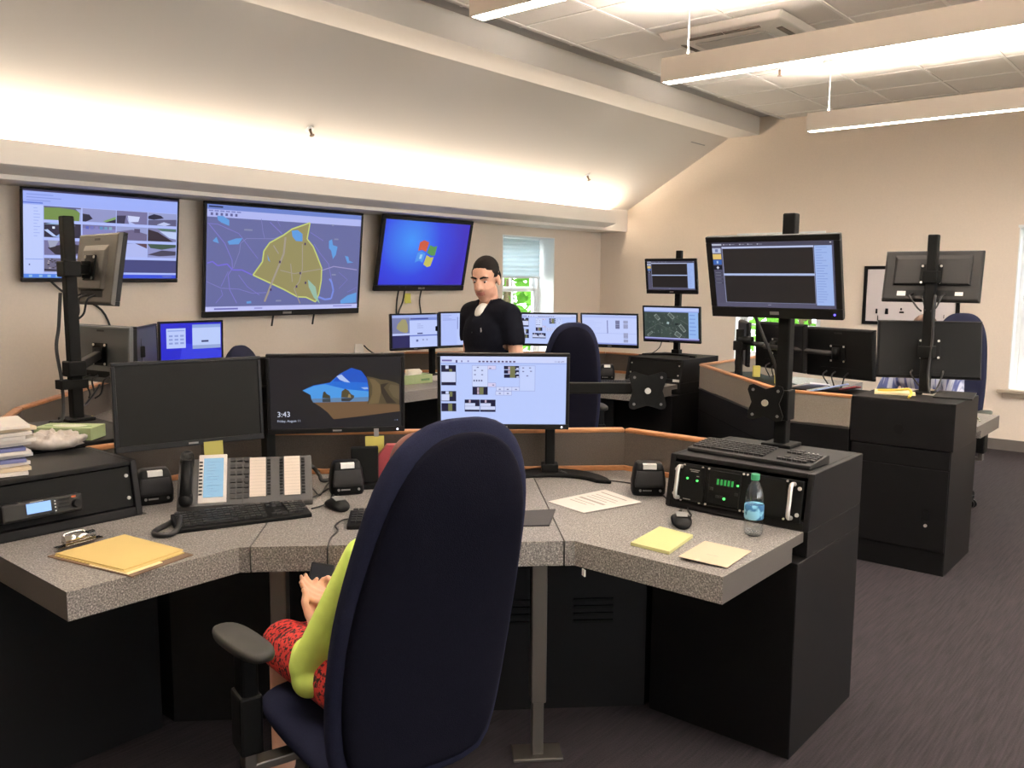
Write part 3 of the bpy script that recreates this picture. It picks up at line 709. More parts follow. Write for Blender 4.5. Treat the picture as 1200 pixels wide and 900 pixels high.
def scr_sat():
    S = Screen((66, 78, 74))
    S.r(0, 0, 1, .135, (188, 202, 250)); S.r(0, .10, 1, .135, (150, 168, 228), 2)
    for u, v, a, b in ((.02, .45, .3, .9), (.3, .2, .55, .6), (.5, .5, .8, .93), (.05, .16, .28, .4)): S.r(u, v, a, b, (60, 70, 68), 1)
    def box(cx, cy, w, h, ang, c, l=3):
        P = []
        for sx, sy in ((-1, -1), (1, -1), (1, 1), (-1, 1)):
            x, y = sx * w / 2, sy * h / 2; P.append((cx + (x * math.cos(ang) - y * math.sin(ang)) / 1.7, cy + (x * math.sin(ang) + y * math.cos(ang))))
        S.p(P, c, l)
    for cx, cy, w, h, a in ((.24, .30, .10, .2, -.7), (.50, .25, .22, .10, .8), (.70, .62, .26, .10, .9), (.62, .82, .2, .14, .6), (.10, .82, .2, .06, -.7)):
        box(cx, cy, w, h, a, (140, 150, 146)); box(cx, cy, w * .8, h * .7, a, (84, 94, 90), 4)
    box(.44, .47, .07, .07, .3, (170, 190, 190), 4); box(.60, .50, .1, .04, 0, (20, 26, 28), 5)
    for k in range(150): box(random.uniform(.04, .76), random.uniform(.19, .9), random.uniform(.015, .05), random.uniform(.015, .04), random.random() * 3, random.choice([(84, 98, 92), (54, 66, 62), (72, 86, 78), (104, 116, 110), (60, 78, 66)]), 2)
    S.line([(.02, .75), (.25, .5), (.75, .9)], .012, (86, 96, 90), 2); S.line([(.45, .15), (.8, .5)], .012, (90, 100, 94), 2)
    S.r(.815, .135, .985, .93, (150, 186, 240), 3); S.bars(.83, .96, .2, .9, 6, (120, 150, 215), 4, .25)
    S.r(0, .93, 1, .965, (168, 172, 232), 3); S.r(0, .965, 1, 1, (90, 84, 130), 3)
    return S
def scr_list():
    S = Screen(WHITE_S)
    S.r(0, .03, 1, .1, (176, 190, 240)); S.r(0, .62, 1, .63, (160, 172, 228)); S.bars(.03, .4, .2, .55, 6, (184, 196, 246), 2, .3)
    S.r(.46, .18, .475, .62, (110, 110, 160), 2)
    for a, b in ((.18, .30), (.31, .46)): S.r(.615, a, .69, b, (90, 92, 130), 2); S.bars(.62, .685, a + .01, b, 3, (150, 154, 190), 3, .4, 0)
    for a, b in ((.18, .28), (.30, .45), (.60, .78), (.82, .92)): S.r(.76, a, .84, b, (140, 144, 178), 2); S.bars(.765, .835, a + .01, b, 4, (180, 186, 220), 3, .4, 0)
    S.r(0, .95, 1, 1, (150, 162, 224))
    return S
def scr_text():
    S = Screen((186, 202, 252)); S.r(0, .0, .33, 1, (178, 194, 250)); S.r(.33, .12, .345, .5, (110, 122, 180), 2)
    S.bars(.03, .28, .05, .22, 3, (140, 154, 214), 2, .25); S.r(0.03, .20, .3, .215, (130, 142, 205), 2)
    for v in (.15, .24, .34, .42, .50, .58, .70, .80): S.r(.38, v, .38 + random.uniform(.12, .5), v + .022, (120, 132, 190), 2)
    return S
def scr_split():
    S = Screen((190, 204, 252)); S.r(0, 0, 1, .07, (160, 176, 236)); S.r(0, .08, .38, .60, (118, 124, 168)); 
    S.p([(.22, .12), (.30, .14), (.34, .30), (.345, .50), (.30, .55), (.18, .50), (.09, .40), (.12, .27)], (160, 152, 110), 2)
    S.r(0, .56, .38, .62, (190, 200, 248), 3); S.r(0, .62, .38, 1, (44, 42, 92), 1)
    S.r(.38, .08, 1, .17, (128, 146, 214)); S.r(.40, .10, .80, .14, (70, 80, 150), 2)
    S.bars(.55, .70, .28, .45, 3, (130, 140, 190), 2, .2); S.r(.55, .555, .67, .595, (70, 76, 130), 2); S.r(.38, .62, 1, .66, (110, 126, 200), 2)
    S.r(.52, .76, .57, .83, (100, 110, 160), 2); S.r(.66, .75, .70, .80, (150, 160, 200), 2); S.r(.75, .75, .78, .80, (150, 160, 200), 2)
    return S
def scr_blue():
    S = Screen((44, 44, 205)); S.p([(.35, .55), (.6, .6), (1, .8), (1, 1), (.3, 1)], (58, 64, 222))
    S.r(.09, .14, .40, .68, (186, 202, 250), 2)
    S.r(.11, .19, .38, .22, (140, 160, 225), 3); 
    for u in (.13, .22, .31):
        for v in (.32, .42, .52): S.r(u, v, u + .06, v + .05, (140, 156, 215), 3)
    S.r(.51, .05, .985, .72, (186, 204, 250), 2); S.r(.51, .05, .985, .14, (140, 164, 220), 3); S.r(.66, .49, .78, .54, (60, 66, 110), 3); S.r(.51, .62, .985, .72, (150, 168, 214), 3)
    return S
def scr_lock():
    q = homog([(60, 135), (862, 125), (872, 565), (75, 585)]); S = Screen((38, 35, 38))
    Pq = lambda pts: [q(*p) for p in pts]
    sky = [(263, 340), (330, 308), (430, 290), (490, 235), (560, 197), (620, 215), (655, 260), (667, 320), (668, 388), (318, 395), (313, 368)]
    S.p(Pq(sky), (40, 108, 214)); S.p(Pq([(490, 236), (560, 198), (620, 216), (655, 260), (662, 290), (560, 285), (450, 282)]), (34, 84, 196), 2)
    S.p(Pq([(263, 340), (330, 312), (400, 300), (520, 330), (668, 345), (668, 388), (318, 395), (313, 368)]), (78, 152, 226), 2)
    S.p(Pq([(470, 250), (500, 238), (525, 262), (555, 290), (520, 285), (490, 272)]), (170, 190, 236), 3)
    S.p(Pq([(620, 320), (660, 318), (666, 330), (640, 332)]), (150, 176, 226), 3)
    S.p(Pq([(316, 392), (668, 380), (668, 408), (330, 416)]), (96, 130, 170), 3)
    S.p(Pq([(330, 414), (668, 404), (760, 400), (860, 430), (862, 470), (600, 505), (455, 522), (420, 480), (370, 440)]), (112, 86, 62), 2)
    S.p(Pq([(384, 388), (390, 350), (400, 345), (412, 362), (432, 372), (434, 390)]), (70, 66, 50), 4)
    S.p(Pq([(500, 384), (503, 345), (524, 328), (545, 340), (560, 362), (580, 372), (578, 386)]), (84, 74, 52), 4)
    S.p(Pq([(540, 384), (545, 362), (556, 364), (560, 384)]), (150, 130, 90), 5)
    S.p(Pq([(384, 392), (434, 391), (436, 412), (386, 413)]), (60, 66, 72), 4); S.p(Pq([(500, 388), (578, 386), (552, 408), (503, 408)]), (58, 60, 66), 4)
    S.p(Pq([(655, 250), (690, 255), (740, 270), (800, 275), (856, 300), (858, 428), (770, 425), (660, 425), (672, 380), (668, 320)]), (86, 74, 54), 4)
    S.p(Pq([(668, 262), (705, 270), (735, 300), (745, 345), (730, 420), (668, 425), (690, 360), (690, 310)]), (112, 94, 66), 5)
    S.p(Pq([(740, 300), (790, 290), (760, 320), (800, 380), (840, 420), (780, 420), (745, 350)]), (58, 48, 40), 5)
    S.p(Pq([(800, 300), (856, 310), (858, 400), (820, 380), (790, 330)]), (100, 86, 64), 5)
    S.p(Pq([(655, 250), (740, 262), (858, 296), (858, 250), (760, 240), (640, 215)]), (40, 36, 36), 6)
    S.t('3:43', .045, .83, .105, (214, 220, 240)); S.t('Friday, August 11', .045, .905, .045, (200, 208, 232))
    S.r(.965, .90, .972, .915, (150, 170, 210), 3); S.r(.945, .905, .958, .912, (120, 130, 160), 3)
    return S
def scr_map():
    q = homog([(118, 92), (1012, 155), (985, 715), (110, 742)]); S = Screen((104, 108, 160))
    def Q(pts): return [q(*p) for p in pts]
    S.r(0, 0, 1, .045, (110, 132, 206)); S.r(0, .045, 1, .115, (176, 184, 240)); S.r(.01, .012, .09, .028, (40, 52, 96), 2)
    for k in range(6): S.r(.02 + .028 * k, .075, .034 + .028 * k, .10, (96, 96, 150), 2); S.r(.01 + .032 * k, .052, .034 + .032 * k, .064, (120, 126, 190), 2)
    S.r(0, .955, 1, 1, (190, 194, 246)); S.r(.05, .97, .19, .985, (110, 110, 180), 2); S.r(.82, .968, .96, .978, (120, 120, 190), 2); S.r(.29, .97, .34, .985, (150, 150, 210), 2)
    wide = (112, 116, 168); lav = (128, 122, 206)
    for pts, w, c in (([(130, 215), (220, 330), (262, 430), (265, 480), (240, 520), (250, 610), (290, 690)], .004, lav), ([(120, 450), (150, 440), (180, 465), (235, 455), (265, 490), (320, 490), (380, 520)], .006, (120, 108, 220)),
                      ([(270, 480), (305, 380), (310, 330), (345, 300), (440, 300), (500, 300), (560, 278)], .003, (132, 134, 190)), ([(120, 210), (180, 215), (300, 270), (410, 420)], .003, lav), ([(115, 560), (200, 600), (300, 605), (380, 630), (460, 625)], .003, (130, 128, 200)),
                      ([(200, 610), (210, 640), (170, 690)], .003, lav), ([(240, 500), (200, 590)], .003, lav), ([(430, 180), (440, 260), (450, 300)], .003, (130, 130, 190)), ([(480, 200), (550, 270)], .004, lav), ([(520, 185), (540, 225)], .002, lav),
                      ([(715, 260), (790, 310)], .003, lav), ([(780, 490), (850, 465), (985, 485)], .005, (156, 150, 200)), ([(735, 330), (770, 385), (820, 450), (840, 560)], .003, lav), ([(880, 600), (930, 545), (880, 500)], .002, lav), ([(300, 520), (350, 590), (420, 640)], .003, lav), ([(930, 620), (985, 590)], .002, lav)):
        S.line(Q(pts), w, c, 2)
    poly = [(383, 520), (437, 440), (445, 375), (478, 325), (558, 278), (608, 240), (712, 201), (704, 250), (695, 300), (730, 345), (752, 400), (780, 476), (778, 550), (764, 632), (745, 680), (690, 652), (640, 650), (560, 605)]
    S.p(Q(poly), (150, 142, 96), 3); S.line(Q(poly + poly[:1]), .007, (196, 206, 120), 4)
    for pts, w in (([(570, 290), (560, 390), (525, 480), (490, 570), (450, 680)], .010), ([(668, 330), (668, 480), (650, 560), (620, 600), (655, 690)], .005), ([(540, 490), (620, 510), (780, 480)], .004), ([(600, 450), (610, 560)], .005), ([(500, 340), (530, 390)], .006)):
        S.line(Q(pts), w, (162, 152, 140), 5)
    lake = (98, 156, 222)
    for pts in ([(175, 165), (210, 165), (245, 190), (245, 225), (200, 205), (180, 190)], [(150, 315), (172, 292), (186, 330), (160, 322)], [(235, 318), (285, 300), (322, 298), (300, 335), (245, 338)], [(605, 250), (640, 246), (668, 270), (668, 315), (630, 312), (610, 285)],
                [(822, 310), (840, 300), (845, 335), (872, 345), (862, 395), (845, 420), (835, 370), (822, 355)], [(465, 395), (482, 440), (470, 430)], [(888, 672), (930, 640), (982, 622), (980, 682), (890, 690)], [(345, 680), (372, 676), (374, 690), (348, 692)], [(915, 400), (935, 405), (940, 430), (965, 440), (930, 445)]):
        S.p(Q(pts), lake, 6)
    S.line(Q([(760, 650), (800, 665), (835, 660), (848, 610), (838, 560), (825, 540)]), .010, (120, 140, 226), 6)
    S.p(Q([(700, 545), (745, 590), (755, 650), (770, 690), (735, 655), (705, 590)]), (150, 186, 168), 6)
    for x, y in ((537, 440), (655, 507), (634, 588), (686, 565), (683, 330), (485, 608)): a = q(x, y); S.r(a[0] - .005, a[1] - .012, a[0] + .006, a[1] + .012, (70, 52, 96), 7)
    for x, y, w in ((355, 248, .05), (850, 515, .03), (530, 674, .035), (865, 300, .03), (845, 215, .015)): a = q(x, y); S.r(a[0] - w / 2, a[1] - .008, a[0] + w / 2, a[1] + .008, (134, 140, 172), 7)
    return S
def scr_cctv():
    q = homog([(32, 25), (1168, 105), (1165, 715), (42, 705)]); S = Screen((176, 190, 250))
    def Q(pts): return [q(*p) for p in pts]
    S.r(0, 0, 1, .02, (60, 56, 90)); S.r(.0, .02, 1, .17, (158, 176, 248)); S.bars(.02, .24, .05, .15, 3, (130, 146, 220), 2, .3)
    S.r(0, .17, .115, .95, (190, 204, 252)); S.r(0, .14, .115, .155, (96, 120, 214), 2); S.bars(.06, .1, .2, .55, 10, (160, 178, 240), 2, .25); S.r(.01, .78, .115, .79, (150, 170, 236), 2); S.r(.03, .84, .038, .855, (60, 70, 120), 2)
    S.r(0, .955, 1, 1, (64, 84, 214)); S.r(0, .955, .35, 1, (84, 132, 226), 2)
    for u in (.03, .09, .14, .19): S.r(u, .965, u + .02, .992, (150, 190, 230), 3)
    S.r(.9, .97, .97, .985, (110, 120, 190), 3)
    cols = [(172, 432), (444, 690), (696, 934), (940, 1160)]; rows = [(150, 262, 205), (290, 400, 0), (415, 530, 0), (548, 660, 0)]
    vs = [(.175, .33), (.365, .53), (.565, .735), (.77, .93)]; us = [(.12, .345), (.355, .57), (.575, .785), (.79, .995)]
    dull = [(120, 124, 150), (128, 128, 176), (110, 106, 140), (130, 134, 170)]
    for i, (v0, v1) in enumerate(vs):
        for j, (u0, u1) in enumerate(us):
            dv = v1 - v0; du = u1 - u0
            g = lambda *p: [(u0 + du * a, v0 + dv * b) for a, b in p]
            if i == 3 and j >= 1: S.r(u0, v0, u1 + .005, v1, (74, 76, 128), 1); continue
            S.r(u0, v0, u1, v1, [(126, 128, 170), (146, 150, 200), (120, 116, 160), (150, 158, 206)][(i + j) % 4], 1)
            if (i, j) == (0, 0): S.r(u0, v0, u1, v1, (116, 142, 76), 2); S.p(g((0, 0), (1, 0), (1, .35), (.8, .15), (.4, .08), (0, .12)), (90, 90, 130), 3); S.p(g((.85, .1), (1, .1), (1, 1), (.95, 1), (.97, .4)), (160, 170, 220), 4)
            elif (i, j) == (0, 1): S.p(g((0, .4), (.2, .45), (.3, .75), (.1, 1), (0, 1)), (46, 42, 62), 2); S.p(g((.6, .9), (1, .5), (1, .75), (.8, 1)), (130, 164, 110), 2); S.p(g((.65, 1), (1, .7), (1, 1)), (44, 40, 60), 3)
            elif (i, j) == (0, 2): S.p(g((.0, .4), (.3, .35), (.25, 1), (0, 1)), (60, 56, 84), 2); S.p(g((.35, .35), (.75, .4), (.7, .8), (.4, .85)), (206, 214, 250), 3); S.p(g((.3, .3), (.4, .8), (.6, 1), (.4, 1)), (180, 190, 240), 4)
            elif (i, j) == (0, 3): S.p(g((0, .3), (.2, .1), (.45, .2), (.55, .4), (.2, .55), (0, .5)), (44, 44, 66), 2); S.p(g((0, .6), (1, .45), (1, 1), (0, 1)), (96, 94, 130), 2); S.p(g((.3, .95), (.55, .7), (.8, .85), (.6, 1)), (190, 200, 240), 3)
            elif (i, j) == (1, 0): S.r(u0, v0, u1, v1, (52, 46, 66), 2); S.p(g((0, .5), (.25, .95), (.35, .95), (.1, .45)), (180, 200, 246), 3); S.p(g((.3, .95), (.7, .2), (.85, .1), (.5, .8), (.4, 1)), (150, 176, 232), 3); S.p(g((.0, .1), (.2, 0), (.6, 0), (.7, .15), (.4, .1)), (150, 180, 220), 3); S.r(u0 + .05, v0 + .04, u0 + .065, v0 + .065, (220, 230, 255), 4)
            elif (i, j) == (1, 1): S.p(g((0, .25), (1, .25), (1, 1), (0, .9)), (132, 132, 190), 2); [S.r(u0 + .02 + .03 * k, v0 + .015, u0 + .04 + .03 * k, v0 + .05, (90 + 20 * (k % 3), 100 + 14 * k, 190), 3) for k in range(6)]
            elif (i, j) == (1, 2): S.p(g((0, .4), (.5, .2), (1, .5), (1, 1), (0, 1)), (112, 104, 140), 2); S.r(u0 + .12, v0 + .02, u0 + .16, v0 + .07, (88, 80, 112), 3)
            elif (i, j) == (1, 3): S.p(g((0, .1), (.35, .3), (.75, .8), (.9, 1), (0, 1)), (58, 48, 58), 2); S.p(g((.4, .2), (1, .25), (1, .8), (.75, .7)), (190, 206, 244), 2); S.p(g((.3, 0), (1, 0), (1, .2), (.5, .2)), (90, 120, 110), 2)
            elif (i, j) == (2, 0): S.p(g((.1, .5), (.4, .3), (.8, .2), (1, .3), (1, .8), (.7, 1), (.3, .95)), (52, 44, 54), 2); S.p(g((.1, .0), (.4, 0), (.3, .4), (.15, .5)), (160, 164, 190), 3)
            elif (i, j) in ((2, 1), (2, 2)): S.p(g((0, .1), (.6, .0), (1, .3), (1, 1), (.3, 1)), (176, 186, 240), 2); S.p(g((.6, 0), (1, 0), (1, .35)), (96, 72, 84), 3)
            elif (i, j) == (2, 3): S.p(g((0, 0), (1, 0), (1, .2), (.5, .4), (.1, .3)), (70, 90, 80), 2); S.p(g((0, .8), (.5, .45), (1, .5), (1, .8), (.4, .9)), (74, 70, 92), 2)
            elif (i, j) == (3, 0):
                S.r(u0, v0, u1, v1, (110, 106, 132), 2)
                for k in range(40):
                    a, b = u0 + random.random() * du * .94, v0 + random.random() * dv * .7; S.r(a, b, a + .012, b + .014, random.choice([(44, 40, 50), (170, 160, 170), (70, 60, 70), (150, 150, 190)]), 3 + k % 3)
                S.p(g((0, .78), (1, .95), (1, 1), (0, .9)), (40, 34, 50), 7)
    return S
def desktop_blue():
    m = bpy.data.materials.new('display_blue_wallpaper'); m.use_nodes = True; nt = m.node_tree; b = nt.nodes['Principled BSDF']
    b.inputs['Base Color'].default_value = (0, 0, 0, 1); b.inputs['Roughness'].default_value = .35; b.inputs['Specular IOR Level'].default_value = .2; b.inputs['Emission Strength'].default_value = 2 ** -EXPO
    N = nt.nodes.new; L = nt.links.new; tc = N('ShaderNodeTexCoord'); mp = N('ShaderNodeMapping')
    mp.inputs['Location'].default_value = (.30, 0, -.20); mp.inputs['Scale'].default_value = (1.35, 0, 1.5); L(tc.outputs['Object'], mp.inputs['Vector'])
    g = N('ShaderNodeTexGradient'); g.gradient_type = 'SPHERICAL'; L(mp.outputs[0], g.inputs[0])
    rp = N('ShaderNodeValToRGB'); e = rp.color_ramp.elements
    e[0].color = rgb(62, 44, 190); e[1].color = rgb(70, 150, 252); x = e.new(.45); x.color = rgb(56, 72, 226)
    L(g.outputs[1], rp.inputs[0]); L(rp.outputs[0], b.inputs['Emission Color'])
    return m
def scr_desktop():
    q = homog([(122, 143), (595, 172), (548, 525), (75, 525)]); S = Screen(desktop_blue())
    def Q(pts): return [q(*p) for p in pts]
    S.p(Q([(310, 275), (335, 262), (362, 275), (345, 330), (322, 318), (300, 325)]), (206, 92, 66), 2)
    S.p(Q([(368, 290), (388, 300), (408, 295), (395, 350), (375, 352), (350, 335)]), (92, 148, 82), 2)
    S.p(Q([(298, 335), (320, 328), (342, 340), (325, 392), (305, 380), (280, 392)]), (84, 150, 236), 2)
    S.p(Q([(348, 348), (370, 362), (388, 360), (370, 412), (350, 418), (330, 402)]), (196, 190, 96), 2)
    S.p(Q([(312, 345), (325, 345), (318, 370), (305, 370)]), (160, 206, 246), 3)
    S.r(0, .985, 1, 1, (40, 44, 120), 1)
    return S
# ================================================================== monitors, mounts, wall screens
BEZ = mat('monitor_bezel_black', rgb(15, 14, 15), .45, spec=.22)
MARK = mat('bezel_mark_grey', rgb(112, 110, 108), .5)
def to_rz(yaw): return R_(yaw + 90)
def monitor(label, c, yaw, pitch, W, H, scr=None, group=None, bez=.014, chin=.022, body=None, back=None, cat='monitor', name='monitor', deep=.045, dot=None, mark=True, off=SCREEN_OFF, hump=None):
    """flat monitor; c its middle, yaw where its face points; local -y is the face"""
    t = thing(name, label, cat, c, to_rz(yaw), group=group, rx=-R_(pitch))
    body = body or BEZ; h, w = H / 2, W / 2
    mb = MB()                                                      # frame round the display, then the rear shell
    mb.box(-w, w, .0, .022, h - bez, h).box(-w, w, .0, .022, -h, -h + chin).box(-w, -w + bez, .0, .022, -h + chin, h - bez).box(w - bez, w, .0, .022, -h + chin, h - bez)
    mb.box(-w + bez, w - bez, .006, .022, -h + chin, h - bez)
    mb.build('bezel', BEZ, t, bevel=.003)
    ys_ = deep - .012 if hump else deep
    rs = MB().loft([[(-w + .002, .022, -h + .002), (w - .002, .022, -h + .002), (w - .002, .022, h - .002), (-w + .002, .022, h - .002)],
                    [(-w + .006, ys_ - .004, -h + .006), (w - .006, ys_ - .004, -h + .006), (w - .006, ys_ - .004, h - .006), (-w + .006, ys_ - .004, h - .006)],
                    [(-w + .014, ys_, -h + .014), (w - .014, ys_, -h + .014), (w - .014, ys_, h - .014), (-w + .014, ys_, h - .014)]], smooth=False)
    shell = rs.build('rear_shell', body, t)
    if hump:
        hw, z0, z1 = hump[0] * w, hump[1] * h, hump[2] * h
        MB().loft([[(-hw, ys_ - .001, z0), (hw, ys_ - .001, z0), (hw, ys_ - .001, z1), (-hw, ys_ - .001, z1)], [(-hw + .012, deep + .006, z0 + .008), (hw - .012, deep + .006, z0 + .008), (hw - .02, deep, z1 - .03), (-hw + .02, deep, z1 - .03)]], smooth=False).build('rear_housing', body, shell, bevel=.004)
    if scr: scr.make(t, W - 2 * bez, H - bez - chin, .0045, -h + chin)
    else: MB().box(-w + bez, w - bez, .0035, .006, -h + chin, h - bez).build('screen', off, t)
    if mark: MB().box(-.018, .018, -.0006, .0, -h + chin * .35, -h + chin * .65).build('maker_mark', MARK, t)
    if dot: MB().cyl((w - .03, 0, -h + chin * .5), (w - .03, -.002, -h + chin * .5), .004, seg=12).build('power_lamp', emit('power_lamp_%d_%d_%d' % dot, rgb(*dot), 1.5), t)
    if back:
        y = deep + (.006 if hump else 0)
        b = MB().box(-.06, .06, y, y + .008, -.06, .06).build('mounting_plate', BLACKMETAL, shell, bevel=.002)
        for sx in (-.05, .05):
            for sz in (-.05, .05): MB().cyl((sx, y + .008, sz), (sx, y + .012, sz), .007, seg=10).build('screw', ALU, b)
        MB().box(-w * .55, w * .55, .03, ys_ + .0015, -h * .80, -h * .58).build('port_recess', PLASTIC, shell)
        if back == 'labels':
            MB().box(-w * .66, -w * .5, ys_ + .001, ys_ + .0022, -h * .78, -h * .64).build('paper_label', LABEL_W, shell); MB().box(w * .5, w * .68, ys_ + .001, ys_ + .0022, -h * .8, -h * .62).build('paper_label', LABEL_W, shell)
        MB().box(-.03, .03, ys_, ys_ + .0015, h * .78, h * .84).build('maker_mark', PLASTIC_G, shell)
        for sx in (-.08, .02, .09): MB().tube([(sx, deep, -h * .74), (sx + .01, deep + .03, -h * .9), (sx * .6, deep + .03, -h - .05), (sx * .3, deep + .05, -h * 1.5)], .005, 8).build('signal_cable', CABLE, t)
    return t
NEAR = 'monitors on the nearest console'
sc_ = 1.02
mA = monitor('switched-off monitor with a yellow note under it, left of the beach-picture monitor', (1.682 * sc_, 2.988 * sc_, CAM_H - .465 * sc_), 256.1, 3.4, .556, .332, group=NEAR)
mB_ = monitor('monitor showing a beach cave picture and the time 3:43', (2.192 * sc_, 2.772 * sc_, CAM_H - .461 * sc_), 231.1, -3.7, .556, .332, scr_lock(), NEAR, dot=(240, 240, 255))
sc_ = 1.08
mC = monitor('monitor with white radio-console picture behind the tall chair back', (2.514 * sc_, 2.161 * sc_, CAM_H - .429 * sc_), 220.4, -4.6, .551, .324, scr_radio(), NEAR, dot=(220, 220, 235))
sc_ = .955
mD = monitor('monitor high on the pole of the nearest cabinet, two black panes with white edges', (3.32 * sc_, 1.448 * sc_, CAM_H + .015), 181.6, -16.2, .5205, .325, scr_alert(), NEAR, bez=.024, chin=.042, dot=(90, 80, 255))
MID = 'monitors on the back console'
mE = monitor('small high monitor above the satellite map, two black panes', (7.142 * .92, 4.096 * .92, CAM_H + .041 * .92), 187.5, -11.4, .469, .304, scr_alert(), MID, bez=.02, chin=.036)
mF = monitor('monitor showing a dark satellite map', (6.744 * .972, 3.852 * .972, CAM_H - .382 * .972), 186.1, -7.2, .53, .316, scr_sat(), MID)
mG = monitor('monitor with white list picture between the empty chair and the satellite map', (6.727 * .94, 4.491 * .94, CAM_H - .463 * .94), 200.4, -10.2, .512, .306, scr_list(), MID, chin=.03)
mH = monitor('monitor half hidden behind the chair back, right of the standing man', (6.509 * .93, 5.029 * .93, CAM_H - .467 * .93), 210.8, -10, .507, .302, scr_radio(), MID)
mJ = monitor('monitor with text lines partly covered by the standing man', (5.639 * .97, 5.295 * .97, CAM_H - .441 * .97), 254.1, 0, .514, .31, scr_text(), MID)
mI = monitor('monitor with a small yellow map, under the blue wall screen', (5.255 * .98, 5.539 * .98, CAM_H - .456 * .98), 260.3, 1., .49, .314, scr_split(), MID)
mK = monitor('monitor with bright blue desktop under the map wall screen', (3.628 * .9, 6.399 * .9, CAM_H - .506 * .9), 264.9, -2.5, .477, .297, scr_blue())
a, b = onz(162, 383, 1.33), onz(185, 378, 1.33)
a = onz(161.5, 383, 1.322); b = a + (onz(185, 378, 1.322) - a) * 1.0
dv = (b - a); 
mL = monitor('dark switched-off monitor turned edgewise left of the bright blue one', (2.69, 5.28, 1.165), math.degrees(math.atan2(-.36, .93)) % 360 - 20, 0, .50, .31, off=mat('dark_display_blue', rgb(48, 49, 60), .4, spec=.3))
LEFTG = 'monitors on the left console seen from behind'
mN = monitor('grey monitor back high on the left pole, before the camera-view wall screen', (1.949, 4.228, 1.655), -2.8, -9.3, .47, .345, body=GREYP, back='plate', group=LEFTG, deep=.055, hump=(.62, -.62, .66))
mM = monitor('grey monitor back low on the left pole, above the green tissue box', (2.155, 4.666, 1.209), 8.7, -2.6, .50, .31, body=mat('slate_monitor_plastic', rgb(74, 77, 78), .5), back='plate', group=LEFTG)
FAR = 'monitors on the right-hand console seen from behind'
mO = monitor('high black monitor back on the right pole, in front of the whiteboard', (5.715 * .975, 1.468 * .975, CAM_H + .033 * .975), 6.1, -16.7, .531, .312, body=PLASTIC_G, back='labels', group=FAR, hump=(.80, -.40, .82))
mP = monitor('black monitor back low on the right pole, hiding the seated person', (5.449 * 1.03, 1.399 * 1.03, CAM_H - .392 * 1.03), 23.7, -10.7, .577, .35, body=PLASTIC, back='plate', group=FAR, deep=.036)
mQ = monitor('black monitor back in the middle of the right-hand console', (5.928, 2.068, 1.142), -16.7, 4.8, .53, .34, body=PLASTIC, back='plate', group=FAR, deep=.036)
mR = monitor('black monitor back before the bright window strip', (5.99, 2.513, 1.16), -27.7, 2.5, .53, .34, body=PLASTIC, back='plate', group=FAR, deep=.036)
mS = monitor('black monitor back turned edgewise at the left end of the right-hand console', (6.23, 2.90, 1.155), -58, 0, .53, .33, body=PLASTIC, back='plate', group=FAR, deep=.036)

# ------------------------------------------------------------------ mounts
def back_of(c, yaw, d):
    return Vector((c[0] - math.cos(R_(yaw)) * d, c[1] - math.sin(R_(yaw)) * d, c[2]))
def pole_mount(label, xy, z0, z1, tops, base='clamp', w=.05, arm_z=None, group='monitor mounts', spare=None, brz=0.):
    """square pole; tops: list of points that its arms reach"""
    t = thing('monitor_mount', label, 'monitor mount', (xy[0], xy[1], z0), brz, group=group)
    MB().box(-w / 2, w / 2, -w / 2, w / 2, .0, z1 - z0).build('pole', BLACKMETAL, t, bevel=.006)
    if base == 'clamp': MB().box(-.06, .06, -.06, .06, 0, .014).build('base_plate', BLACKMETAL, t, bevel=.004)
    elif base == 'crescent':
        mb = MB(); P = []
        for k in range(13):                                        # arc with its hollow towards local -y
            an = PI * (.02 + .96 * k / 12); P.append((.25 * math.cos(an), -.20 + .26 * math.sin(an)))
        Q = [(.20 * math.cos(PI * (.12 + .76 * k / 12)), -.22 + .155 * math.sin(PI * (.12 + .76 * k / 12))) for k in range(13)]
        mb.prism(P + list(reversed(Q)), 0, .016); mb.build('base_plate', BLACKMETAL, t, bevel=.006)
        MB().box(-.036, .036, -.036, .036, .016, .05).build('collar', BLACKMETAL, t, bevel=.004)
    inv = WM[t.name].inverted()
    for p in tops:
        q = inv @ Vector(p); z = q.z
        MB().box(-w / 2 - .014, w / 2 + .014, -w / 2 - .014, w / 2 + .014, z - .035, z + .035).build('clamp_collar', BLACKMETAL, t, bevel=.006)
        d = Vector((q.x, q.y, 0)); L = d.length
        m_ = Matrix.Translation((0, 0, z)) @ Euler((0, 0, math.atan2(d.y, d.x))).to_matrix().to_4x4()
        ar = MB(m_).box(.02, max(.04, L - .03), -.018, .018, -.022, .022).build('arm', BLACKMETAL, t, bevel=.006)
        MB(m_).cyl((L - .03, 0, -.04), (L - .03, 0, .04), .022, seg=16).cyl((L - .05, 0, 0), (L - .004, 0, 0), .02, seg=14).build('pivot', BLACKMETAL, ar)
    return t
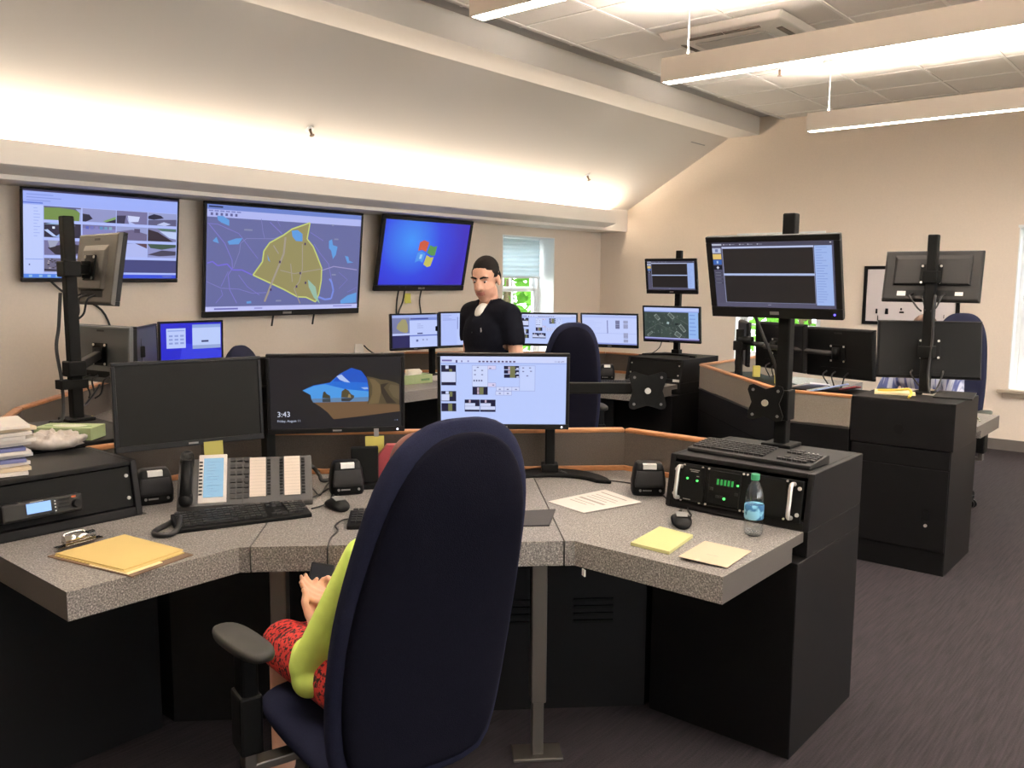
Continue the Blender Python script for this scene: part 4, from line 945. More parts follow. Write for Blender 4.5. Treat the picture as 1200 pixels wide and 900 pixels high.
def vesa_plate(t, M, s=.06):
    """empty X-shaped bracket, facing local -y of M (given in world axes)"""
    P = []
    for k in range(4):
        an = PI / 4 + k * PI / 2; c = Vector((math.cos(an), math.sin(an))) * s * 1.41
        tg = Vector((-math.sin(an), math.cos(an)))
        for q in (c - tg * .016, c + Vector((math.cos(an), math.sin(an))) * .008, c + tg * .016): P.append((q.x, q.y))
        an2 = an + PI / 4; P.append((math.cos(an2) * s * .90, math.sin(an2) * s * .90))
    mb = MB(M @ Euler((PI / 2, 0, 0)).to_matrix().to_4x4()); mb.prism(P, 0, .006)
    b = mb.build('bracket_plate', BLACKMETAL, t, world=True)
    for sx in (-1, 1):
        for sz in (-1, 1): MB(M).cyl((sx * s * .82, -.006, sz * s * .82), (sx * s * .82, -.0075, sz * s * .82), .006, seg=10).build('screw_hole', MARK, b, world=True)
    MB(M).cyl((0, -.006, 0), (0, -.012, 0), .013, seg=16).build('centre_bolt', ALU, b, world=True)
    MB(M).cyl((0, 0, 0), (0, .05, 0), .022, seg=16).build('pivot', BLACKMETAL, b, world=True)
    return b
cA = mA.location; cB = mB_.location
pole_mount('double monitor mount between the switched-off and the beach monitors', (2.06, 3.06), Z, 1.30, [back_of(cA, 256.1, .05), back_of(cB, 231.1, .05)], w=.045)
# right-hand stand with a spare bracket arm
n_ = Vector((math.cos(R_(220.4)), math.sin(R_(220.4)), 0)); r_ = Vector((-n_.y, n_.x, 0))
pc = Vector((2.935, 2.255, Z)) 
t = pole_mount('monitor stand with crescent foot and a bare bracket arm to its right', (pc.x, pc.y), Z, 1.27, [], base='crescent', w=.042, brz=R_(220.4 + 90))
zz = 1.160; M_ = Matrix.Translation(pc + Vector((0, 0, zz - Z))) @ Euler((0, 0, R_(220.4 + 90))).to_matrix().to_4x4()
MB(M_).box(-.36, .37, -.018, .018, -.024, .024).build('cross_bar', BLACKMETAL, t, bevel=.005, world=True)
MB(M_).box(-.03, .03, -.03, .03, -.04, .04).build('clamp_collar', BLACKMETAL, t, bevel=.005, world=True)
vesa_plate(t, M_ @ Matrix.Translation((.41, -.05, -.004)), .070)
MB(M_).cyl((-.12, -.09, 0), (-.12, -.01, 0), .03, seg=16).build('pivot', BLACKMETAL, t, world=True)
# pole on the near cabinet
t = pole_mount('tall black pole on the nearest cabinet carrying the two-pane monitor', (3.275, 1.360), .974, 1.881, [back_of(mD.location, 181.6, .04)], w=.05)
M_ = Matrix.Translation((3.20, 1.400, 1.150)) @ Euler((0, 0, -PI / 2 + .1)).to_matrix().to_4x4()
vesa_plate(t, M_, .06)
MB().box(3.215, 3.275, 1.385, 1.45, 1.119, 1.164).build('bracket_arm', BLACKMETAL, t, bevel=.005, world=True)
MB().box(3.24, 3.31, 1.325, 1.395, 1.08, 1.20).build('clamp_collar', BLACKMETAL, t, bevel=.005, world=True)
MB().tube([(3.235, 1.48, 1.50), (3.25, 1.44, 1.40), (3.27, 1.392, 1.27), (3.275, 1.39, 1.1)], .007).build('signal_cable', CABLE, t, world=True)
# back console
pole_mount('pole with flat foot carrying the satellite-map monitor and the small one above', (6.72, 3.775), .974, 1.882, [back_of(mE.location, 187.5, .04), back_of(mF.location, 186.1, .04)], base='crescent', w=.05, brz=R_(186 + 90))
pole_mount('monitor mount behind the two monitors right of the man', (6.28, 4.54), Z, 1.25, [back_of(mG.location, 200.4, .05), back_of(mH.location, 210.8, .05)], w=.045)
pole_mount('monitor mount behind the two monitors left of the man', (5.36, 5.44), Z, 1.25, [back_of(mI.location, 260.3, .05), back_of(mJ.location, 254.1, .05)], w=.045)
pole_mount('monitor mount of the bright blue monitor by the wall', (3.30, 5.88), Z, 1.25, [back_of(mK.location, 264.9, .05)], w=.045)
pole_mount('monitor mount of the edgewise dark monitor at the left', (2.58, 5.20), Z, 1.25, [back_of(mL.location, 300, .05)], w=.045)
# left pole, right pole, far clamp pole
t = pole_mount('tall black pole on the left cabinet behind the paper stack', (1.700, 4.020), .974, 1.888, [back_of(mN.location, -2.8, .07), back_of(mM.location, 8.7, .055)], w=.05)
MB().tube([(1.67, 4.05, 1.55), (1.655, 4.05, 1.40), (1.64, 4.05, 1.30), (1.655, 4.05, 1.15), (1.635, 4.01, .995), (1.56, 3.96, .984)], .008).build('cable_bundle', CABLE, t, world=True)
MB().box(1.63, 1.745, 3.985, 4.06, 1.12, 1.16).build('cable_clip', BLACKMETAL, t, world=True)
t = pole_mount('tall black pole on the right cabinet before the monitor backs', (5.45, 1.405), .968, 1.896, [back_of(mO.location, 6.1, .05), back_of(mP.location, 23.7, .05)], w=.055)
MB().tube([(5.42, 1.37, 1.55), (5.41, 1.375, 1.45), (5.415, 1.37, 1.3), (5.41, 1.38, 1.1), (5.38, 1.36, .98)], .008).build('cable_bundle', CABLE, t, world=True)
t = pole_mount('short black clamp pole at the left end of the right-hand console', (5.905, 2.80), Z, 1.275, [back_of(mS.location, -58, .055)], w=.045)
for a_, b_ in (((5.905, 2.80, 1.18), (5.905, 2.54, 1.165)), ((5.88, 2.60, 1.16), (5.85, 2.08, 1.14))):
    MB().cyl(a_, b_, .018, seg=14).build('long_arm', PLASTIC_G, t, world=True)
for q_ in ((5.85, 2.08, 1.105), (5.90, 2.54, 1.125)): MB().cyl(q_, (q_[0], q_[1], q_[2] + .075), .026, seg=16).build('pivot', BLACKMETAL, t, world=True)
MB().cyl((5.90, 2.80, 1.195), (5.90, 2.70, 1.195), .03, seg=16).build('knob', PLASTIC, t, world=True)

# ------------------------------------------------------------------ wall screens
TVB = mat('television_bezel', rgb(24, 22, 22), .4, spec=.25)
def tv(label, c, pitch, W, H, scr, bez, chin, mark=None):
    t = thing('wall_television', label, 'television', c, 0, group='wall screens', rx=-R_(pitch))
    w, h = W / 2, H / 2
    mb = MB().box(-w, w, 0, .03, h - bez, h).box(-w, w, 0, .03, -h, -h + chin).box(-w, -w + bez, 0, .03, -h + chin, h - bez).box(w - bez, w, 0, .03, -h + chin, h - bez).box(-w + bez, w - bez, .008, .03, -h + chin, h - bez)
    mb.build('bezel', TVB, t, bevel=.005)
    MB().loft([[(-w + .01, .03, -h + .01), (w - .01, .03, -h + .01), (w - .01, .03, h - .01), (-w + .01, .03, h - .01)], [(-w * .8, .075, -h * .75), (w * .8, .075, -h * .75), (w * .8, .075, h * .7), (-w * .8, .075, h * .7)]], smooth=False).build('rear_shell', PLASTIC, t)
    scr.make(t, W - 2 * bez, H - bez - chin, .006, -h + chin)
    MB().box(-.045, .045, -.0006, 0, -h + chin * .3, -h + chin * .7).build('maker_mark', MARK, t)
    br = MB().box(-.3, .3, .075, .10, -.2, .2).box(-.25, -.2, .10, .17, -.18, .18).box(.2, .25, .10, .17, -.18, .18).build('wall_bracket', BLACKMETAL, t)
    return t
k1 = 6.345 / 6.723; 
tv('left wall screen with a grid of surveillance camera views', (3.127 * k1, 6.345, CAM_H + .298 * k1), -7.2, 1.2 * k1, .68 * k1, scr_cctv(), .014, .03)
k2 = 6.345 / 6.16
tv('large middle wall screen with a map and yellow area', (4.397 * k2, 6.345, CAM_H + .136 * k2), -5.8, 1.56 * k2, .90 * k2, scr_map(), .022, .05)
k3 = 6.31 / 6.342
tv('tilted wall screen with blue desktop and four-colour window flag', (6.174 * k3, 6.31, CAM_H + .244 * k3), -12.2, 1.25 * k3, .74 * k3, scr_desktop(), .04, .055)
mb = MB()
def wall_cord(label, pts, r=.008):
    mb = MB().tube(pts, r); P = pts[-1]
    return solid(mb, 'cord', CABLE, label, 'cord', P, 'cords under the wall screens')
for x, l in ((4.40, 'left short strap hanging below the map wall screen'), (4.83, 'right short strap hanging below the map wall screen')):
    wall_cord(l, [(x, 6.40, 1.33), (x, 6.42, 1.27), (x - .005, 6.43, 1.21)])
for x, x2, l in ((5.84, 5.86, 'leftmost cord under the blue wall screen'), (5.92, 5.88, 'middle cord under the blue wall screen'), (6.15, 6.2, 'right cord under the blue wall screen')):
    wall_cord(l, [(x, 6.38, 1.55), (x + .02, 6.44, 1.40), (x2, 6.45, 1.25), (x2, 6.45, .95)])
wall_cord('black cord under the camera-view wall screen at the left', [(2.55, 6.40, 1.62), (2.70, 6.45, 1.50), (2.95, 6.46, 1.38), (3.05, 6.46, 1.1)])
# ================================================================== chairs
def ring_se(cx, cy, z, a, b, n=24, e=3.0):
    P = []
    for k in range(n):
        t = 2 * PI * k / n; c, s_ = math.cos(t), math.sin(t)
        P.append((cx + a * abs(c) ** (2 / e) * (1 if c > 0 else -1), cy + b * abs(s_) ** (2 / e) * (1 if s_ > 0 else -1), z))
    return P
WT_ = [(0, .17), (.06, .205), (.18, .222), (.35, .228), (.5, .224), (.62, .212), (.74, .198), (.84, .178), (.91, .152), (.96, .122), (.99, .080), (1.0, .035)]
def chair(name, label, loc, heading, top=1.32, arms=True, group='navy office chairs', rec=13., aw=.30, toe=0., ws=1., zb=.44):
    t = thing(name, label, 'office chair', (loc[0], loc[1], 0), R_(heading - 90), group=group)
    Hb = top - zb; WT = [(u, w_ * ws) for u, w_ in WT_]
    def yc(u): return -.235 - Hb * u * math.tan(R_(rec)) + .03 * math.sin(PI * min(1, u * 1.3)) - .02 * u * u
    # padded front half and upholstered rear half of the tall back
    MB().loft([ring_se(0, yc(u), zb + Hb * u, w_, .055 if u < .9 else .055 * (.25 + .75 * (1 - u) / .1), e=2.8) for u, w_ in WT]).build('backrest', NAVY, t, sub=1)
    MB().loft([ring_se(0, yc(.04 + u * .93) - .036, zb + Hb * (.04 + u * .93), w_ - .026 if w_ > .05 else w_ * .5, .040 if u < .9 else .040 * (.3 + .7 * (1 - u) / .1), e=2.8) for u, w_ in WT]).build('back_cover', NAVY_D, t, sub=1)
    # seat cushion with waterfall front
    R = []
    for y, hw, z0, z1 in ((-.26, .20, .39, .445), (-.22, .24, .375, .465), (0, .26, .37, .470), (.16, .26, .37, .475), (.24, .245, .375, .465), (.29, .20, .39, .44)):
        R.append([(p[0], y, (z0 + z1) / 2 + p[1]) for p in [(q[0], q[1]) for q in ring_se(0, 0, 0, hw, (z1 - z0) / 2, 20, 2.6)]])
    MB().loft(R).build('seat', NAVY, t, sub=1)
    MB().box(-.12, .12, -.14, .14, .32, .372).box(-.03, .03, -.24, -.1, .33, .36).build('tilt_mechanism', BLACKMETAL, t, bevel=.01)
    MB().tube([(0, -.16, .345), (0, -.22, .35), (0, -.25, .42)], .026, 10).build('back_support', BLACKMETAL, t)
    MB().cyl((0, 0, .12), (0, 0, .33), .028, seg=16).cyl((0, 0, .10), (0, 0, .25), .038, seg=16).build('gas_column', BLACKMETAL, t)
    bs = MB()
    for k in range(5):
        an = 2 * PI * k / 5 + .3; d = Vector((math.cos(an), math.sin(an), 0)); s_ = Vector((-d.y, d.x, 0))
        bs.loft([[tuple(d * r + s_ * w_ + Vector((0, 0, z))) for w_, z in ((-h, z0), (h, z0), (h, z1), (-h, z1))] for r, h, z0, z1 in ((.02, .034, .075, .125), (.30, .02, .068, .09))], smooth=False)
    b = bs.build('star_base', PLASTIC, t, bevel=.006)
    for k in range(5):
        an = 2 * PI * k / 5 + .3; d = Vector((math.cos(an), math.sin(an), 0)) * .29; s_ = Vector((-d.y, d.x, 0)).normalized()
        MB().cyl(d - s_ * .024 + Vector((0, 0, .030)), d - s_ * .006 + Vector((0, 0, .030)), .030, seg=16).cyl(d + s_ * .006 + Vector((0, 0, .030)), d + s_ * .024 + Vector((0, 0, .030)), .030, seg=16).cyl(d + Vector((0, 0, .03)), d + Vector((0, 0, .075)), .009, seg=8).build('caster', PLASTIC, b)
    if arms:
        for sx in (-1, 1):
            x = sx * aw; MA = Matrix.Translation((x, .0375, 0)) @ Euler((0, 0, R_(toe) * -sx)).to_matrix().to_4x4() @ Matrix.Translation((-x, -.0375, 0))
            ap = MB(MA).loft([ring_se(x, .05, z, .045 * k, .135 * k, 24, 2.8) for z, k in ((.672, .86), (.676, .96), (.688, 1.0), (.697, .97), (.701, .88))]).build('arm_pad', ARMPAD, t)
            MB().box(x - .022, x + .022, .0, .075, .50, .676).box(x - .030, x + .030, -.006, .081, .40, .56).build('arm_post', PLASTIC, t, bevel=.008)
            MB().box(x - .016, x + .016, .012, .062, .345, .41).box(min(x, sx * .11), max(x, sx * .11), .012, .062, .342, .366).build('arm_bracket', STEEL, t, bevel=.004)
    return t
CH = (1.50, 1.765); CHEAD = 74
chair('office_chair', 'nearest tall navy chair seen from behind, with the person holding a phone', CH, CHEAD, aw=.335, toe=9, ws=1.1, zb=.36, rec=14)
chair('office_chair', 'empty tall navy chair in the middle distance, right of the standing man', (5.06, 3.78), 48, top=1.335, rec=8)
chair('office_chair', 'navy chair behind the right-hand monitor backs, by the end wall', (6.95, 1.67), 178, top=1.39, rec=10)
chair('office_chair', 'navy chair of which only the rounded top shows over the beach-picture monitor', (3.30, 4.62), 300, top=1.19, rec=8)

# ================================================================== people
def fuse(mb, voxel, smooth=4, name='body', m=None, parent=None):
    """one continuous skin over overlapping forms"""
    o = mb.build('tmp', m or SKIN)
    r = o.modifiers.new('r', 'REMESH'); r.mode = 'VOXEL'; r.voxel_size = voxel; r.use_smooth_shade = True
    s_ = o.modifiers.new('s', 'SMOOTH'); s_.iterations = smooth; s_.factor = .5
    dg = bpy.context.evaluated_depsgraph_get(); dg.update()
    me = bpy.data.meshes.new_from_object(o.evaluated_get(dg)); me.name = name
    bpy.data.objects.remove(o)
    me.materials.clear()
    for x in (m if isinstance(m, (list, tuple)) else [m or SKIN]): me.materials.append(x)
    b = bpy.data.objects.new(name, me); COL.objects.link(b)
    for p in me.polygons: p.use_smooth = True
    if parent is not None: b.parent = parent; WM[b.name] = WM[parent.name]
    return b
def hand(mb, wrist, d, palm_n, side, curl, L=.185, spread=.0):
    """palm, five fingers of unequal length, thumb from the side; d along the fingers, palm_n out of the palm"""
    d = Vector(d).normalized(); n = Vector(palm_n); n = (n - d * n.dot(d)).normalized(); s_ = d.cross(n) * side
    w = Vector(wrist); pl = L * .50
    for k in range(4):
        a = w + s_ * (-.012 + .004 * k * 2 - .0); 
    for k, off in enumerate((-.030, -.010, .010, .029)):
        mb.capsule(w + s_ * off * .6, w + d * pl + s_ * off, .0135, .0115)
    for k, (off, ln) in enumerate(((-.031, .075), (-.0105, .085), (.0105, .078), (.030, .060))):
        p = w + d * pl + s_ * off; dir_ = d.copy(); r = .0088
        for j, f in enumerate((.45, .32, .23)):
            an = curl * (.5 + .35 * j)
            dir_ = (dir_ * math.cos(an) + n * math.sin(an)).normalized()
            q = p + dir_ * ln * f; mb.capsule(p, q, r, r * .93); p = q; r *= .93
    tb = w + d * pl * .30 - s_ * .030
    q = tb + (d * .6 - s_ * .65 + n * .35).normalized() * .042; mb.capsule(tb, q, .0125, .0105)
    mb.capsule(q, q + (d * .9 - s_ * .1 + n * .3).normalized() * .030, .0105, .009)
HAIR = mat('dark_brown_hair', rgb(22, 17, 15), .8, spec=.15, bump=(300, .4))
POLO = mat('black_polo_cloth', rgb(15, 16, 23), .95, spec=.08, noise=(200, .12), bump=(300, .25))
def head_shapes(mb, c, f, up, s=1.0):
    """c: middle of the head; f: the way the face points"""
    f = Vector(f).normalized(); up = Vector(up); up = (up - f * up.dot(f)).normalized(); r = f.cross(up)
    M = Matrix((r, f, up)).transposed().to_4x4()
    P = lambda x, y, z: Vector(c) + (r * x + f * y + up * z) * s
    mb.ellipsoid(P(0, -.012, .030), (.075 * s, .094 * s, .088 * s), M)      # skull
    mb.ellipsoid(P(0, .028, -.035), (.060 * s, .066 * s, .082 * s), M)      # face
    mb.ellipsoid(P(0, .058, -.090), (.032 * s, .026 * s, .024 * s), M)      # chin
    mb.ellipsoid(P(-.038, .012, -.070), (.026 * s, .045 * s, .034 * s), M); mb.ellipsoid(P(.038, .012, -.070), (.026 * s, .045 * s, .034 * s), M)
    mb.capsule(P(0, .086, .018), P(0, .106, -.022), .009 * s, .014 * s)     # nose
    mb.ellipsoid(P(-.012, .094, -.026), (.009 * s,) * 3); mb.ellipsoid(P(.012, .094, -.026), (.009 * s,) * 3)
    mb.ellipsoid(P(-.032, .074, .028), (.026 * s, .014 * s, .009 * s), M); mb.ellipsoid(P(.032, .074, .028), (.026 * s, .014 * s, .009 * s), M)   # brow ridges
    mb.ellipsoid(P(0, .086, -.052), (.024 * s, .010 * s, .006 * s), M); mb.ellipsoid(P(0, .084, -.063), (.021 * s, .010 * s, .007 * s), M)        # lips
    for sx in (-1, 1):
        mb.ellipsoid(P(sx * .079, -.008, -.010), (.009 * s, .020 * s, .032 * s), M)                                                              # ears
    return P, M
def man():
    loc = Vector((3.892, 3.456, 0)); face_yaw = math.atan2(-loc.y, -loc.x)            # local -y looks at the camera
    t = thing('person', 'standing man in a black polo shirt with short dark hair', 'person', loc, face_yaw + PI / 2 - R_(50)); t.scale = (.92, .95, .985)
    mb = MB()
    # legs
    for sx in (-1, 1):
        hip, knee, ank = Vector((sx * .095, 0, .90)), Vector((sx * .105, -.015, .49)), Vector((sx * .11, .02, .09))
        mb.capsule(hip, knee, .088, .060); mb.capsule(knee, ank, .056, .038)
        mb.capsule(ank + Vector((0, .03, -.05)), ank + Vector((sx * .02, -.15, -.055)), .036, .032)
    # trunk
    mb.ellipsoid((0, .0, .95), (.165, .115, .13)); mb.ellipsoid((0, -.01, 1.12), (.165, .118, .17)); mb.ellipsoid((0, -.005, 1.30), (.185, .118, .17))
    mb.capsule((-.155, .0, 1.435), (.155, .0, 1.435), .066, .066)
    mb.capsule((-.09, .005, 1.475), (0, .01, 1.51), .05, .055); mb.capsule((.09, .005, 1.465), (0, .01, 1.50), .05, .055)
    mb.capsule((0, .012, 1.46), (0, -.010, 1.575), .060, .056)
    hf = Vector((.44, -1, -.36))
    P, HM = head_shapes(mb, (0, -.035, 1.650), hf, (0, 0, 1), 1.09)
    for sx in (-1, 1):
        sh, el, wr = Vector((sx * .200, .0, 1.435)), Vector((sx * .245, .03, 1.14)), Vector((sx * .24, -.075, .90))
        mb.capsule(sh, el, .056, .043); mb.capsule(el, wr, .043, .029)
        hand(mb, wr, (wr - el), (-sx, 0, 0), sx, .35)
    body = fuse(mb, .0058, 5, 'body', [SKIN, mat('stubble_skin', rgb(188, 142, 120), .6), mat('lip_skin', rgb(168, 104, 92), .5)], t)
    inv = HM.inverted(); hc = Vector((0, -.035, 1.650))
    for p in body.data.polygons:                                   # lips and a shadow of stubble grow where they grow
        q = (inv.to_3x3() @ (Vector(p.center) - hc)) / 1.09
        if q.y > .078 and -.069 < q.z < -.046 and abs(q.x) < .026: p.material_index = 2
        elif q.y > -.005 and -.125 < q.z < -.036 and abs(q.x) < .075 and not (q.y > .09 and q.z > -.04): p.material_index = 1
    # hair
    hb = MB(); hb.ellipsoid(P(0, -.018, .046), (.082, .100, .086), HM); hb.ellipsoid(P(0, -.04, .0), (.083, .075, .075), HM)
    for sx in (-1, 1): hb.ellipsoid(P(sx * .064, .0, .032), (.019, .036, .038), HM)
    hair = fuse(hb, .006, 3, 'hair', [HAIR], t)
    bm = bmesh.new(); bm.from_mesh(hair.data)
    kill = []
    for v in bm.verts:
        q = (inv.to_3x3() @ (v.co - hc)) / 1.09
        if q.y > .060 and q.z < .060 or (q.y > .030 and q.z < .056) or (q.y > .002 and q.z < .014) or q.z < -.030: kill.append(v)
    bmesh.ops.delete(bm, geom=kill, context='VERTS'); bm.to_mesh(hair.data); bm.free()
    # eyes and brows
    EW = mat('eye_white', rgb(214, 206, 200), .3); IR = mat('dark_iris', rgb(40, 30, 26), .3)
    for sx in (-1, 1):
        e = MB().ellipsoid(P(sx * .032, .070, .008), (.012, .011, .0055), HM).build('eye', EW, t)
        MB().ellipsoid(P(sx * .032 - .002, .080, .007), (.0065, .004, .0055), HM).build('iris', IR, e)
        br = MB(); br.capsule(P(sx * .014, .0885, .030), P(sx * .034, .088, .036), .0055, .006); br.capsule(P(sx * .034, .088, .036), P(sx * .054, .072, .030), .006, .004); br.build('eyebrow', HAIR, t)
    # polo shirt
    mb = MB()
    mb.ellipsoid((0, -.0, 1.0), (.190, .138, .16)); mb.ellipsoid((0, -.012, 1.13), (.190, .142, .19)); mb.ellipsoid((0, -.007, 1.30), (.207, .138, .18))
    mb.capsule((-.16, .0, 1.435), (.16, .0, 1.435), .078, .078); mb.capsule((-.09, .005, 1.468), (0, .012, 1.49), .060, .062); mb.capsule((.09, .005, 1.468), (0, .012, 1.49), .060, .062)
    for sx in (-1, 1): mb.capsule((sx * .198, 0, 1.435), (sx * .228, .014, 1.29), .070, .066)
    sh = fuse(mb, .010, 22, 'polo_shirt', [POLO], t)
    bm = bmesh.new(); bm.from_mesh(sh.data)
    kill = []
    for v in bm.verts:
        c = v.co
        if c.z < .90: kill.append(v)
        elif c.y < -.02 and c.z > 1.425 and abs(c.x) < .010 + .45 * (c.z - 1.425): kill.append(v)     # open neck placket
        elif c.z > 1.475 and Vector((c.x, c.y - .0)).length < .078: kill.append(v)
        elif abs(c.x) > .192 and c.z < 1.262: kill.append(v)                      # sleeve hems
    bmesh.ops.delete(bm, geom=kill, context='VERTS'); bm.to_mesh(sh.data); bm.free()
    so = sh.modifiers.new('thick', 'SOLIDIFY'); so.thickness = .005; so.offset = 1
    for sx in (-1, 1):                                              # collar leaves
        MB().face([(sx * .018, -.128, 1.395), (sx * .052, -.118, 1.40), (sx * .088, -.04, 1.50), (sx * .076, .03, 1.535), (sx * .062, -.045, 1.525)]).build('collar', POLO, sh).modifiers.new('th', 'SOLIDIFY').thickness = .006
    MB().ellipsoid((.085, -.140, 1.345), (.006, .003, .011)).ellipsoid((.085, -.141, 1.357), (.004, .003, .005)).build('chest_emblem', LABEL_W, sh)
    MB().cyl((0, -.143, 1.33), (0, -.148, 1.33), .005, seg=10).build('button', PLASTIC_G, sh)
    us = MB(); us.ellipsoid((0, -.030, 1.435), (.070, .080, .075)); fuse(us, .008, 2, 'undershirt', [mat('white_cotton', rgb(226, 222, 216), .9)], t)
    # trousers
    mb = MB(); mb.ellipsoid((0, 0, .95), (.180, .130, .12))
    for sx in (-1, 1): mb.capsule((sx * .095, 0, .90), (sx * .105, -.012, .49), .100, .076); mb.capsule((sx * .105, -.012, .49), (sx * .11, .02, .10), .076, .066)
    fuse(mb, .009, 5, 'trousers', [mat('dark_trouser_cloth', rgb(52, 50, 52), .9)], t)
    for sx in (-1, 1):
        mb = MB(); mb.capsule((sx * .11, .055, .045), (sx * .135, -.14, .042), .046, .044); fuse(mb, .008, 3, 'shoe', [mat('black_leather', rgb(30, 28, 28), .4)], t)
man()
def phone_user():
    """seated in the nearest chair, leaning back, reading a phone in the left hand"""
    t = thing('person', 'person in a lime top and red patterned skirt holding a phone', 'person', (CH[0], CH[1], 0), R_(CHEAD - 90))
    mb = MB()
    for sx in (-1, 1):
        hip, knee, ank = Vector((sx * .095, -.06, .565)), Vector((sx * .125, .33, .530)), Vector((sx * .12, .40, .11))
        mb.capsule(hip, knee, .078, .058); mb.capsule(knee, ank, .054, .036); mb.capsule(ank + Vector((0, -.03, -.06)), ank + Vector((0, .12, -.075)), .034, .030)
    mb.ellipsoid((.02, -.08, .60), (.155, .11, .10)); mb.ellipsoid((.05, -.10, .73), (.135, .10, .14)); mb.ellipsoid((.08, -.13, .87), (.150, .10, .12))
    mb.capsule((-.035, -.14, .935), (.20, -.14, .935), .052, .052); mb.capsule((.085, -.14, .945), (.11, -.09, 1.03), .048, .046)
    P, HM = head_shapes(mb, (.125, -.05, 1.085), (-.12, .9, -.5), (0, .4, 1), .88)
    W_L = Vector((-.078, .205, .618)); E_L = Vector((-.180, .01, .598)); S_L = Vector((-.085, -.14, .925))
    mb.capsule(S_L, E_L, .044, .038); mb.capsule(E_L, W_L, .036, .025)
    mb.capsule((.245, -.14, .925), (.25, .02, .64), .044, .038); mb.capsule((.25, .02, .64), (.02, .22, .66), .036, .025)
    hand(mb, W_L, (.30, .80, .42), (.45, -.35, .6), 1, .55, L=.160)
    hand(mb, (.02, .22, .66), (-.7, .45, .25), (0, -.3, .9), -1, .5, L=.160)
    fuse(mb, .0052, 4, 'body', [SKIN], t)
    LIME = mat('lime_cloth', rgb(216, 240, 116), .85, noise=(14, .06), bump=(60, .4))
    mb = MB(); mb.ellipsoid((.02, -.09, .64), (.172, .125, .10)); mb.ellipsoid((.05, -.10, .74), (.155, .116, .15)); mb.ellipsoid((.08, -.13, .87), (.165, .116, .13)); mb.capsule((-.035, -.14, .935), (.20, -.14, .935), .060, .060)
    mb.capsule(S_L, E_L, .048, .048); mb.capsule(E_L, E_L + Vector((.022, .05, .012)), .050, .047); mb.ellipsoid(E_L + Vector((-.004, -.01, -.035)), (.042, .056, .045))
    mb.capsule((.245, -.14, .925), (.25, .0, .66), .056, .052)
    fuse(mb, .008, 5, 'lime_top', [LIME], t)
    SK = print_mat('red_print_cloth', rgb(40, 12, 16), rgb(200, 52, 46), 95, .47)
    mb = MB(); mb.ellipsoid((0, -.06, .57), (.18, .13, .09))
    for sx in (-1, 1): mb.capsule((sx * .098, -.06, .565), (sx * .132, .32, .532), .092, .076)
    mb.capsule((-.1, .12, .59), (.1, .12, .59), .058, .058); mb.capsule((-.12, .30, .54), (.12, .30, .54), .056, .056)
    fuse(mb, .009, 5, 'skirt', [SK], t)
    AUB = mat('auburn_hair', rgb(96, 52, 42), .6, bump=(200, .5))
    hb = MB(); hb.ellipsoid(P(0, -.016, .045), (.076, .090, .080), HM); hb.ellipsoid((.12, -.11, 1.03), (.08, .055, .085)); hb.capsule((.07, -.10, 1.05), (.05, -.10, .96), .036, .028); hb.capsule((.17, -.11, 1.05), (.20, -.11, .96), .036, .028)
    fuse(hb, .007, 3, 'hair', [AUB], t)
    g = WM[t.name]                                                  # the phone, held but a thing of its own
    c = W_L + Vector((.055, .112, .085))
    M = g @ Matrix.Translation(c) @ Euler((R_(38), R_(12), R_(-24))).to_matrix().to_4x4()
    ph = thing('mobile_phone', 'dark mobile phone in the hand of the seated person', 'phone', (0, 0, 0)); ph.matrix_world = M; WM[ph.name] = M
    MB().box(-.036, .036, -.070, .070, -.005, .005).build('case', PLASTIC, ph, bevel=.006)
    MB().box(-.031, .031, -.060, .060, .0052, .0058).build('glass_screen', mat('phone_glass', rgb(14, 17, 24), .35, spec=.15), ph)
phone_user()
